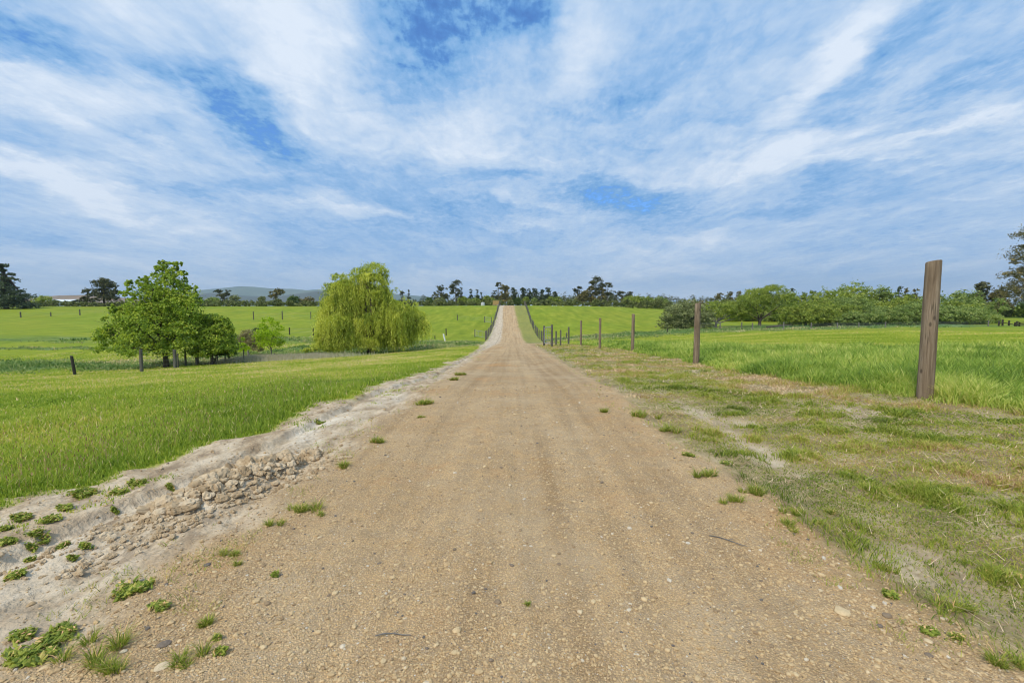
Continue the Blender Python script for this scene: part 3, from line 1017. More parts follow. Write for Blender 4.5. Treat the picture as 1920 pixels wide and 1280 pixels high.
tree_px('dark_shrub', 'near black little shrub poking out behind the lime sapling crown', 'shrub', (489, 655), [(484, 616, 9, 6, 0), (492, 622, 10, 6, 2), (500, 624, 7, 5, 0)], L_DARK, 2600, .12, M_BARK, 24, 1.4, per=20, Y=44)
tree_px('young_sapling', 'lime green young tree with open crown standing in pale dry grass', 'tree', (509, 671),
        [(505, 600, 11, 5, 0), (495, 612, 10, 6, 3), (517, 608, 9, 7, 0), (528, 616, 8, 6, 0), (500, 628, 20, 12, 2), (520, 634, 14, 12, -3), (491, 636, 10, 8, 0), (508, 645, 22, 8, 0), (531, 640, 6, 5, 0)],
        L_LIME, 4200, .12, M_BARKG, 24, 1.1, aspect=.6, clump=.4, per=14, twigs=3)
tree_px('young_sapling', 'small yellow green sapling at the edge of the silvery shrub', 'tree', (457, 672), [(457, 636, 4, 4, 0), (454, 647, 9, 5, 0), (452, 656, 12, 4, 0), (464, 653, 6, 4, 0)], L_LIME, 1500, .10, M_BARKG, 18, .8, per=12, clump=.4)


# ------------------------------------------------------------------ the weeping willow
def build_willow():
    X, Y, z = ground_at(695, 661)
    s = pxsize(X, Y, z)
    root = empty('weeping_willow', (X, Y, z))
    tag(root, 'large weeping willow with yellow green hanging strands near the track', 'tree')
    L = px_lobes([(665, 555, 44, 40, 5), (695, 550, 38, 36, 0), (705, 522, 24, 20, 0), (652, 535, 28, 20, 0), (632, 565, 30, 28, 0), (735, 575, 30, 26, 3), (728, 548, 20, 24, 0), (635, 545, 22, 18, 0), (680, 520, 22, 13, 0), (622, 600, 30, 36, 0), (606, 625, 22, 24, 3), (660, 625, 34, 26, -10), (720, 620, 30, 22, 8), (790, 605, 16, 22, 0), (640, 638, 28, 18, -14), (690, 636, 26, 16, -16), (745, 632, 26, 18, -6), (650, 605, 36, 36, -18), (700, 600, 40, 28, -14),
                  (745, 590, 36, 28, 0), (776, 592, 24, 30, 4), (760, 598, 26, 26, -14), (612, 635, 20, 22, -4), (735, 600, 30, 24, 20), (665, 585, 40, 30, 22)], 695, 661, s)
    trunk_mesh(root, M_BARK, 40 * s, 6.5 * s, [(l[0], l[1], l[2] + .3) for l in L] * 2, twigs=2)
    Cs, Os, Ts, Ls = [], [], [], []
    area = np.array([l[3] * l[5] for l in L])
    area = area / area.sum()
    for l, w in zip(L, area):
        ns = int(4700 * w)
        d = unit(ns)
        d[:, 2] = np.abs(d[:, 2]) * .9 - .15
        st = np.array(l[:3]) + d * np.array(l[3:6]) * rng.uniform(.55, 1.03, ns)[:, None]
        # strands gather in tresses
        ntr = max(ns // 22, 4)
        pick = rng.integers(0, ntr, ns)
        cen = st[:ntr][pick]
        st = cen + (st - cen) * .30
        tr_t = rng.uniform(0, 1, ntr)[pick]
        tr_l = rng.uniform(.7, 3.1, ntr)[pick]
        ln = np.minimum(tr_l * rng.uniform(.6, 1.2, ns), np.maximum(st[:, 2] - rng.uniform(.05, .9, ns), .3))
        ln = np.where(st[:, 2] > 6.6, ln * .35, ln)
        ph = d[:, :2] * rng.uniform(.15, .8, ns)[:, None]
        nl = 30
        for j in range(nl):
            t = (j + rng.uniform(0, 1, ns)) / nl
            arch = 1 - (1 - t) ** 2.5
            c = st.copy()
            c[:, :2] += ph * arch[:, None] + rng.normal(size=(ns, 2)) * .06
            c[:, 2] += .14 * np.sin(np.minimum(t * 4, np.pi)) - ln * t
            Cs.append(c)
            Os.append(np.concatenate([d[:, :2], np.zeros((ns, 1))], 1))
            Ts.append(np.clip(.65 * tr_t + .35 * rng.uniform(0, 1, ns), 0, 1))
    # airy upright twigs of the top
    C2, O2, T2 = crown_points(px_lobes([(705, 507, 24, 12, 0), (680, 510, 14, 7, 0), (722, 515, 9, 12, 0), (640, 522, 14, 8, 0), (622, 538, 10, 7, 0), (720, 540, 8, 14, 0)], 695, 661, s), 3600, .35, (.4, 1.1), 14)
    C3, O3, T3 = crown_points(L, 15000, .30, (.3, 1.0), 26, sub=3)
    C = np.concatenate(Cs + [C2, C3])
    O = np.concatenate(Os + [O2, O3])
    Tt = np.concatenate(Ts + [T2, T3])
    k = C[:, 2] > .08
    C, O, Tt = C[k], O[k], Tt[k]
    n = len(C)
    # drooping narrow leaves
    nn = unit(n) * .8 + O * .6
    nn[:, 2] *= .4
    nn /= np.linalg.norm(nn, axis=1)[:, None]
    t = unit(n) * .6
    t[:, 2] -= 1
    t = t - nn * (t * nn).sum(1)[:, None]
    t /= np.linalg.norm(t, axis=1)[:, None]
    b = np.cross(nn, t)
    Lf = (.17 * rng.uniform(.6, 1.3, n))[:, None]
    V = np.stack([C - t * Lf / 2, C + b * Lf * .15, C + t * Lf / 2, C - b * Lf * .15], 1).reshape(-1, 3)
    mesh_np('crown', V, np.arange(n * 4).reshape(n, 4), L_WILLOW, root, {'tint': np.repeat(Tt, 4)})
    # stringers: the hanging stems themselves are the leaf strands; low suckers at the foot
    tree_px('willow_regrowth', 'low yellow green willow regrowth spreading left of the weeping willow', 'shrub', (600, 662), [(608, 650, 22, 10, 0), (585, 656, 14, 5, 0), (625, 652, 20, 9, 2), (573, 657, 8, 4, 0)], L_WILLOW, 6000, .13, M_BARK, 5, 1, per=20)


build_willow()


# ------------------------------------------------------------------ background trees: outline families
def fam(kind, px, top, w, base):
    h = base - top
    L = []
    R = random.uniform
    if kind == 'euc':
        nL = max(9, int(w / 2))
        for i in range(nL):
            t = R(.25, .97)
            env = math.sin(math.pi * min(1, (t + .12) / 1.2)) ** .6
            r = w * R(.11, .2)
            L.append((px + R(-1, 1) * (w / 2 - r) * env, base - h * t + r * .6 * (t > .85), r, r * R(.5, .85)))
        L.append((px + R(-.1, .1) * w, top + w * .12, w * .17, w * .12))
        for i in range(5):
            L.append((px + R(-.35, .35) * w, base - h * R(.15, .5), w * .2, h * .16))
    elif kind == 'tall':
        L.append((px + w * .05, top + w * .26, w * .38, w * .26))
        L.append((px - w * .25, top + w * .40, w * .22, w * .16))
        for i in range(11):
            t = R(.12, .8)
            r = w * R(.16, .28)
            L.append((px + R(-.35, .4) * w, base - h * t, r, r * R(.6, .95)))
    elif kind == 'flat':
        for i in range(11):
            r = w * R(.14, .24)
            L.append((px + R(-.42, .42) * w, top + R(.12, .4) * h, r, r * .55))
        for i in range(5):
            L.append((px + R(-.25, .25) * w, top + R(.35, .75) * h, w * .18, w * .14))
    elif kind == 'pine':
        n = max(5, int(h / 8))
        for i in range(n):
            t = .08 + .90 * i / (n - 1)
            ww = w / 2 * (1.02 - t) ** .75
            for k in range(3):
                r = max(ww * R(.35, .55), w * .07)
                L.append((px + R(-1, 1) * max(ww - r * .6, 0), base - h * t, r, max(h / n * R(.28, .42), r * .22)))
        L.append((px, top + h * .06, w * .08, h * .06))
    elif kind == 'radiata':
        for i in range(16):
            t = R(.12, .93)
            ww = w / 2 * (1.1 - t * .85)
            r = w * R(.16, .27)
            L.append((px + R(-1, 1) * max(ww - r * .4, .1), base - h * t, r, r * .7))
        L.append((px + R(-.12, .12) * w, top + w * .2, w * .25, w * .2))
        L.append((px, base - h * .35, w * .36, h * .3))
    elif kind == 'dome':
        n = max(6, int(w / 8))
        for i in range(n):
            a = (i + .5) / n * 2 - 1
            e = max(.45, math.sqrt(max(0, 1 - a * a)))
            r = w * R(.11, .18)
            ry = max(r * .85, h * .15)
            L.append((px + a * (w / 2 - r * .7), base - (h * e - ry) * R(.85, 1), r * 1.2, ry))
            L.append((px + a * (w / 2 - r * .7), base - h * R(.12, .3), r * 1.25, h * .2))
        for i in range(n):
            r = w * R(.13, .2)
            L.append((px + R(-.4, .4) * w, base - h * R(.15, .65), r * 1.2, max(r * .8, h * .18), R(.2, .7) * -w * .5))
        L.append((px, top + h * .32, w * .28, h * .32))
    return L


def back_tree(name, cat, kind, px, top, w, Y, label, mat, n, leaf, group=None, base=None, bark=None, tr=None):
    X, Yg, z = at(px, Y)
    pyb = 640 - FPX * (Yg * _SP + (z - EYE) * _CP) / (Yg * _CP - (z - EYE) * _SP)
    lob = fam(kind, px, top, w, pyb)
    h = pyb - top
    th = {'euc': .5, 'tall': .8, 'flat': .6, 'pine': .85, 'radiata': .7, 'dome': .35}[kind] * h
    return tree_px(name, label, cat, (px, None), lob, mat, n, leaf, bark or (M_BARKG if kind in ('tall', 'flat') else M_BARK), th,
                   tr or max(w * .03, .5), group, Y=Y, clump=.36 if kind in ('euc', 'tall', 'flat', 'pine') else .28,
                   shell=(.3, 1.05), per=16 if n < 3000 else 22, aspect=.7, flip=kind != 'dome', sub=0 if kind != 'dome' else 2)


RG = 'trees on the skyline behind the ridge'
def BT(*a):
    a = list(a)
    if a[2] == 'dome':
        a[5] *= 1.15
    elif a[6] > 190:
        a[5] *= 1.18
    if 'pine row' in a[7]:
        a[5] *= 1.3
        a[3] += random.uniform(-1.5, 1.5)
    a[9] = int(a[9] * (1.7 if a[2] != 'dome' else 2.0))
    return back_tree(*a)
BT('pine_tree', 'tree', 'pine', 12, 497, 118, 150, 'big dark layered pine at the far left end of the skyline', L_PINE, 8000, .5, RG)
BT('green_bush', 'bush', 'dome', 80, 554, 44, 190, 'pale green dome of a bush between dark pine and white shed roofs', L_SCRUB, 2500, .45, 'bushes on the skyline')
BT('gum_tree', 'tree', 'euc', 196, 522, 62, 175, 'spreading grey gum tree just left of the bright broadleaf tree', L_EUC, 3600, .5, RG)
BT('gum_tree', 'tree', 'euc', 165, 542, 26, 178, 'short dark gum beside the white sheds, left of the spreading grey gum', L_EUC, 1500, .45, RG)
BT('gum_tree', 'tree', 'flat', 418, 541, 24, 210, 'lone ragged gum tree standing before the blue hills, right of broadleaf tree', L_EUC, 1200, .5, RG)
BT('gum_tree', 'tree', 'flat', 517, 541, 27, 210, 'lone flat topped gum before the blue hills, nearer the weeping willow', L_EUCB, 1200, .5, RG)
BT('gum_tree', 'tree', 'euc', 754, 546, 15, 215, 'small dark gum showing just above the weeping willow right shoulder', L_EUC, 900, .45, RG)
BT('pine_tree', 'tree', 'pine', 767, 545, 14, 215, 'little dark conifer pair above the weeping willow right shoulder', L_PINE, 900, .45, RG)
BT('gum_tree', 'tree', 'euc', 828, 534, 30, 200, 'wide dark gum left of the tallest mushroom topped gum', L_EUC, 2000, .45, RG)
BT('gum_tree', 'tree', 'tall', 855, 526, 19, 198, 'tall slim gum with mushroom top left of the track', L_EUC, 2000, .42, RG)
BT('gum_tree', 'tree', 'euc', 866, 539, 13, 202, 'low dark gum touching the right of the mushroom topped gum', L_EUC, 1000, .42, RG)
BT('pine_tree', 'tree', 'radiata', 883, 541, 11, 205, 'dark round headed pine, leftmost of the three near the water tank', L_PINE, 1000, .45, RG)
BT('pine_tree', 'tree', 'radiata', 895, 542.5, 11, 205, 'dark round headed pine, middle of the three near the water tank', L_PINE, 1000, .45, RG)
BT('pine_tree', 'tree', 'radiata', 903.5, 548, 7, 205, 'small dark pine, rightmost of the three near the water tank', L_PINE, 600, .42, RG)
BT('gum_tree', 'tree', 'tall', 934, 530, 13, 200, 'thin pointed gum left of the track end above the yellow boards', L_EUC, 1400, .42, RG)
BT('gum_tree', 'tree', 'radiata', 947, 535.5, 25, 196, 'broad bronze gum standing right behind the track end', L_EUCB, 2800, .42, RG)
BT('gum_tree', 'tree', 'euc', 925, 545, 14, 202, 'short dark gum directly above the yellow board panel', L_EUC, 1000, .42, RG)
PG = 'row of dark pines right of the track end'
for i, (a, b, c) in enumerate([(965, 539.5, 13), (981, 539.5, 14), (993, 541, 11), (1004.5, 540.5, 12), (1016, 542.5, 11), (1027.5, 539, 15), (1041, 546, 10)]):
    BT('pine_tree', 'tree', 'radiata', a, b, c, 225 + (i % 3) * 3, ['dark pine, first of the pine row counted from the track', 'dark pine, second of the pine row from the track',
       'narrow dark pine, third of the pine row from the track', 'dark pine in the middle of the pine row', 'narrow dark pine, third from the right end of pine row',
       'tall ragged pine, next to last of the pine row', 'short pine at the right end of the dark pine row'][i], L_PINE, 1500, .45, PG)
BT('gum_tree', 'tree', 'flat', 1083, 533, 13, 200, 'thin gum with small umbrella top left of the big gum clump', L_EUC, 900, .42, RG)
BT('gum_tree', 'tree', 'euc', 1092, 543, 34, 196, 'low wide brownish gum at the left of the big gum clump', L_EUCB, 2800, .42, RG)
BT('gum_tree', 'tree', 'tall', 1117, 519.5, 24, 198, 'tallest gum of the clump right of the track', L_EUC, 2800, .42, RG)
BT('gum_tree', 'tree', 'euc', 1107, 535, 18, 196, 'bushy gum leaning against the left of the tallest gum', L_EUCB, 1600, .42, RG)
BT('gum_tree', 'tree', 'tall', 1139, 530, 17, 200, 'second tallest gum of the clump right of the tallest', L_EUC, 1900, .42, RG)
BT('gum_tree', 'tree', 'euc', 1128, 540, 15, 194, 'low gum filling the gap between the two tallest gums', L_EUCB, 1300, .42, RG)
BT('gum_tree', 'tree', 'euc', 1153, 545, 12, 202, 'small open gum right of the second tallest gum', L_EUC, 800, .42, RG)
BT('gum_tree', 'tree', 'flat', 1166, 543, 16, 202, 'small grey gum with two heads beside the green skyline bushes', L_EUC, 1000, .42, RG)
BT('gum_tree', 'tree', 'flat', 1178, 541.5, 13, 203, 'last small gum of the clump above the green skyline bushes', L_EUC, 900, .42, RG)
BG = 'bushes on the skyline'
for (a, b, c, y, m_, lab) in [
        (870, 555, 22, 182, L_SCRUB, 'green bush below the dark pine trio left of the track'), (888, 558, 26, 178, L_SCRUB2, 'pale rounded bush left of the water tank'),
        (826, 558, 26, 180, L_GREY, 'grey green bush under the wide dark gum'), (804, 556, 18, 184, L_DARK, 'dark bush between weeping willow and wide dark gum'),
        (845, 563, 14, 178, L_GREY, 'small grey bush below the mushroom topped gum'), (915, 553.5, 20, 186, L_SCRUB, 'bright green bush between pine trio and the track end'),
        (986, 556, 17, 182, L_SCRUB, 'bright green bush nearest the right track fence'), (1002, 559, 18, 178, L_SCRUB2, 'pale bush before the third dark pine'),
        (1033, 555, 20, 184, L_SCRUB, 'round green bush before the tall ragged pine'), (1047, 556, 14, 188, L_SCRUB, 'small green bush at the end of the pine row'),
        (1017, 562, 16, 178, L_HEDGE, 'low olive bush before the middle of the pine row'), (970, 557, 14, 184, L_DARK, 'dark round bush just right of the track end'),
        (957, 561, 12, 182, L_GREY, 'blue green low bush at the top of the track'), (1186, 552, 40, 186, L_SCRUB, 'broad green bush mass right of the gum clump'),
        (1213, 555, 36, 190, L_SCRUB, 'broad green bush left of the first creek scrub'), (1236, 556, 34, 196, L_SCRUB2, 'green skyline bush half behind the grey creek scrub'),
        (1068, 560, 18, 182, L_HEDGE, 'olive bush between pine row and gum clump'), (1115, 562, 12, 178, L_SCRUB2, 'pale round bush at the foot of the tallest gum'),
        (440, 553, 26, 190, L_GREY, 'rounded dark green bush right of the lone ragged gum'), (400, 556, 28, 190, L_SCRUB2, 'grey green bush below the lone ragged gum'),
        (492, 554, 22, 192, L_GREY, 'grey green bush left of the flat topped gum'), (553, 553, 28, 190, L_DARK, 'dark green bush right of the flat topped gum'),
        (580, 556, 26, 188, L_TWIG, 'brownish bush touching the weeping willow on the skyline'), (522, 560, 18, 186, L_HEDGE, 'low green bush beneath the flat topped gum')]:
    BT('green_bush', 'bush', 'dome', a, b, c, y, lab, m_, int(700 + c * 90), .38, BG)


# ---- the scrub thicket on the right
CG = 'bushes and trees of the creek thicket'
for (a, b, c, y, m_, n, lab) in [
        (1540, 541, 90, 92, L_SCRUB, 5000, 'green dome bush at left of the thicket back row'),
        (1600, 528, 96, 96, L_SCRUB, 6500, 'highest rounded bush of the thicket, behind the others'),
        (1652, 535, 56, 94, L_SCRUB2, 4000, 'rounded bush touching the highest dome on its right'),
        (1700, 549, 62, 92, L_SCRUB, 3500, 'mid green bush below the reddish conifers'),
        (1745, 543, 50, 98, L_SCRUB2, 3000, 'green bush showing behind the big leaning post'),
        (1803, 543, 88, 92, L_SCRUB2, 5200, 'wide green dome at the right end of the thicket back row'),
        (1412, 540, 60, 96, L_SCRUB, 4200, 'green dome behind the tree with the dark forked trunk'),
        (1360, 556, 70, 104, L_HEDGE, 3600, 'olive bush beside the pale water tank in the thicket'),
        (1478, 548, 46, 98, L_DARK, 3000, 'dark green bush right of the forked trunk tree'),
        (1505, 545, 26, 96, L_SCRUB, 2000, 'small green bush left of the thicket domes'),
        (1310, 560, 60, 108, L_TWIG, 3000, 'brownish twiggy bush behind the first grey green scrub')]:
    BT('green_bush', 'bush', 'dome', a, b, c, y, lab, m_, n, .30, CG)
for (a, b, c, y, m_, n, lab) in [
        (1284, 560, 84, 74, L_GREY, 9000, 'grey green round scrub at the left end of the thicket'),
        (1510, 566, 76, 75, L_SCRUB, 7500, 'bright green bush first right of the forked trunk tree'),
        (1556, 566, 70, 76, L_SCRUB, 7500, 'bright green leafy bush second right of the forked tree'),
        (1604, 556, 72, 80, L_SCRUB2, 7500, 'pale crowned bush just below the highest dome'),
        (1598, 584, 60, 72, L_SCRUB2, 6000, 'low pale bush at the foot of the thicket middle'),
        (1650, 574, 76, 73, L_SCRUB2, 8000, 'soft pale bush in the thicket front right of the low pale one'),
        (1706, 566, 80, 75, L_SCRUB2, 8500, 'dusty green bush just left of the big leaning post'),
        (1762, 572, 76, 73, L_SCRUB2, 8500, 'dusty green bush just right of the big leaning post'),
        (1808, 574, 80, 74, L_SCRUB2, 8500, 'low wide bush next to the right end of the thicket'),
        (1845, 590, 40, 76, L_SCRUB, 3500, 'small drooping bush at the right end of the thicket'),
        (1532, 558, 60, 84, L_SCRUB, 4500, 'mid green bush between the leafy pair and the back row left end'),
        (1575, 554, 60, 85, L_SCRUB2, 4500, 'grey green bush under the left side of the highest dome'),
        (1630, 556, 64, 84, L_SCRUB, 4500, 'leafy bush under the right side of the highest dome'),
        (1680, 560, 60, 83, L_SCRUB, 4500, 'bright bush in the middle row below the dark spire conifer'),
        (1733, 558, 60, 84, L_SCRUB2, 4500, 'dull green middle row bush mostly hidden by the big post'),
        (1785, 560, 66, 84, L_SCRUB, 4500, 'bright middle row bush right of the big post'),
        (1828, 566, 50, 84, L_SCRUB2, 4000, 'pale middle row bush toward the right end of the thicket'),
        (1452, 562, 60, 92, L_SCRUB2, 4000, 'dull green bush seen behind the crown of the forked trunk tree'),
        (1390, 568, 64, 96, L_SCRUB, 4000, 'bright bush seen between the arching tree and the forked trunk tree'),
        (1484, 572, 44, 80, L_SCRUB, 4000, 'green bush tucked right behind the forked trunk tree'),
        (1300, 572, 60, 82, L_SCRUB2, 4000, 'green bush behind the grey green round scrub')]:
    BT('green_bush', 'bush', 'dome', a, b, c, y, lab, m_, n, .22, CG)
tree_px('arching_tree', 'low arching tree with open twiggy crown between grey scrub and forked tree', 'tree', (1342, 613),
        [(1330, 585, 24, 12, 0), (1352, 578, 26, 14, 5), (1378, 577, 26, 14, 0), (1400, 582, 24, 14, -3), (1366, 590, 24, 10, 8), (1338, 572, 16, 10, 8), (1315, 590, 16, 10, 0), (1395, 596, 18, 8, 3)],
        L_SCRUB, 9000, .2, M_BARKG, 12, 2.4, CG, per=20, twigs=3, Y=76)
tree_px('forked_tree', 'spreading tree with dark leaning forked trunk at the edge of the thicket', 'tree', (1424, 616),
        [(1400, 572, 24, 16, 0), (1420, 560, 24, 16, 3), (1450, 553, 24, 16, 0), (1470, 566, 20, 18, -3), (1440, 580, 22, 14, 8), (1385, 585, 18, 12, 0), (1465, 590, 18, 14, 0), (1437, 566, 24, 14, 12), (1405, 592, 14, 10, 4)],
        L_SCRUB, 15000, .2, M_BARK, 14, 3.2, CG, per=20, twigs=3, Y=75)
BT('gum_tree', 'tree', 'flat', 1438, 531, 36, 112, 'open headed pale gum rising behind the forked trunk tree', L_GREY, 2400, .3, CG)
for (a, b, c, lab) in [(1385, 545, 14, 'reddish conifer, left one above the water tank in the thicket'), (1368, 546, 14, 'reddish conifer furthest left above the thicket tank'), (1402, 543, 13, 'reddish conifer just left of the thicket green dome'),
                       (1347, 548, 16, 'dark brownish conifer right above the thicket water tank'), (1483, 541, 9, 'thin dark conifer spire left of the thicket domes'), (1683, 537, 12, 'dark spire conifer right of the highest thicket dome'),
                       (1697, 541, 14, 'reddish conifer beside the dark spire conifer'), (1712, 541, 13, 'reddish conifer nearest the left of the big post'), (1524, 545, 12, 'dark conifer tip peeping above the left thicket domes')]:
    BT('conifer_tree', 'tree', 'radiata', a, b, c * 1.5, 125, lab, L_EUCB if 'reddish' in lab or 'brown' in lab else L_PINE, 1300, .32, 'conifers behind the thicket')
BT('gum_tree', 'tree', 'radiata', 1836, 529, 46, 130, 'dark bushy gum between thicket and the huge gum', L_EUC, 4500, .36, CG)
BT('gum_tree', 'tree', 'radiata', 1872, 548, 50, 128, 'brownish dark gum under the branches of the huge gum', L_EUCB, 4500, .36, CG)
tree_px('gum_tree', 'huge gum tree with bronze foliage cut off by the right picture edge', 'tree', (1948, None),
        [(1915, 443, 26, 11, 0), (1950, 430, 34, 20, 5), (1912, 488, 24, 9, -4), (1893, 492, 12, 6, 0), (1935, 475, 40, 20, 4), (1885, 518, 20, 8, 0), (1910, 512, 22, 10, 3), (1912, 535, 26, 14, 0), (1945, 520, 40, 26, -5), (1895, 545, 22, 10, 4),
         (1930, 555, 34, 18, 6), (1985, 450, 40, 26, 0), (1985, 500, 44, 34, 0), (1975, 550, 40, 20, 0), (1910, 465, 12, 6, 0)],
        L_EUCB, 26000, .3, M_BARKG, 90, 7, None, Y=100, clump=.3, per=24, twigs=2, shell=(.3, 1.05))
BT('green_bush', 'bush', 'dome', 1886, 571, 30, 112, 'dark green low bush under the huge gum, beyond the yard rails', L_HEDGE, 2200, .26, CG)
BT('green_bush', 'bush', 'dome', 1918, 566, 34, 110, 'lime green low bush under the huge gum at the picture edge', L_SCRUB, 2600, .26, CG)
BT('green_bush', 'bush', 'dome', 1852, 566, 24, 118, 'pale bush between thicket end and the far right paddock', L_SCRUB2, 1800, .26, CG)


# ---- hedgerows that read as one mass
def hedge(name, specs, mat, n, leaf, seed):
    r_ = random.Random(seed)
    lob = []
    for (x0, x1, top0, top1, Y) in specs:
        npx = int((x1 - x0) / 6) + 1
        for i in range(npx):
            px = x0 + (x1 - x0) * (i + r_.random() * .8) / npx
            X, Yg, z = at(px, Y + r_.uniform(-5, 5))
            s = pxsize(X, Yg, z)
            pyb = 640 - FPX * (Yg * _SP + (z - EYE) * _CP) / (Yg * _CP - (z - EYE) * _SP)
            hh = (pyb - r_.uniform(top0, top1)) * s
            r = r_.uniform(4, 8) * s
            lob.append((X, Yg, z + hh * .45, r, r, hh * .6))
    C, O, Tt = crown_points(lob, n, .35, (.3, 1.02), 16)
    V, F, tt = leaf_cards(C, O, leaf, .7, Tt)
    o = mesh_np(name, V, F, mat, None, {'tint': tt})
    tag(o, None, None, None, 'stuff')
    return o


h1 = hedge('hedge_foliage', [(60, 620, 563, 570, 172), (600, 960, 561, 570, 176), (985, 1260, 560, 570, 174)], L_HEDGE, 60000, .40, 1)
tag(h1, 'low mixed olive hedge running along the ridge behind the pastures', 'hedge')
h2 = hedge('far_treeline', [(600, 800, 561, 567, 330), (940, 1260, 551, 560, 300), (790, 945, 552, 561, 290), (1060, 1190, 545, 556, 260), (958, 1046, 545, 555, 260), (920, 965, 546, 556, 250), (1220, 1340, 553, 561, 300), (1440, 1760, 549, 558, 240), (1800, 1980, 556, 566, 230), (-80, 240, 564, 569, 300), (1330, 1460, 552, 560, 230)], L_EUC, 72000, .5, 2)
tag(h2, 'dark distant line of trees on the horizon behind the bushes', 'treeline')


# ------------------------------------------------------------------ grass
def blade_mesh(P, h, w, lean, tint, az=None, full=True, curl=.6):
    """P base points, h heights, w widths, lean horizontal reach of the tip as share of h"""
    n = len(P)
    az = rng.uniform(0, 2 * np.pi, n) if az is None else az
    d = np.stack([np.cos(az), np.sin(az), np.zeros(n)], 1)
    fa = rng.uniform(0, 2 * np.pi, n)
    s = np.stack([np.cos(fa), np.sin(fa), np.zeros(n)], 1) * (w / 2)[:, None]
    up = np.zeros((n, 3))
    up[:, 2] = 1
    vert = h * np.sqrt(np.clip(1 - (lean * .8) ** 2, .05, 1))
    tip = P + d * (lean * h)[:, None] + up * vert[:, None]
    if not full:
        V = np.stack([P - s, P + s, tip], 1).reshape(-1, 3)
        return V, np.arange(n * 3).reshape(n, 3), np.repeat(tint, 3)
    mid = P + d * (lean * h * .32)[:, None] + up * (vert * (.58 + .1 * lean))[:, None]
    V = np.stack([P - s, P + s, mid - s * .8, mid + s * .8, tip], 1).reshape(-1, 3)
    b = (np.arange(n) * 5)[:, None]
    F = np.concatenate([b + np.array([0, 1, 3]), b + np.array([0, 3, 2]), b + np.array([2, 3, 4])], 0)
    return V, F, np.repeat(tint, 5)


def scatter(n, r0, r1, a0=-60, a1=60, power=1.0):
    """even cover of the picture: distance log-uniform, azimuth uniform (degrees)"""
    r = r0 * (r1 / r0) ** (rng.uniform(0, 1, n) ** power)
    a = np.radians(rng.uniform(a0, a1, n))
    return r * np.sin(a), r * np.cos(a)


def add_stuff(name, parts, mat, label, cat):
    Vs, Fs, Ts, k = [], [], [], 0
    for V, F, t in parts:
        Vs.append(V)
        Fs.append(F + k)
        Ts.append(t)
        k += len(V)
    o = mesh_np(name, np.concatenate(Vs), np.concatenate(Fs), mat, None, {'tint': np.concatenate(Ts)})
    return tag(o, label, cat, None, 'stuff')


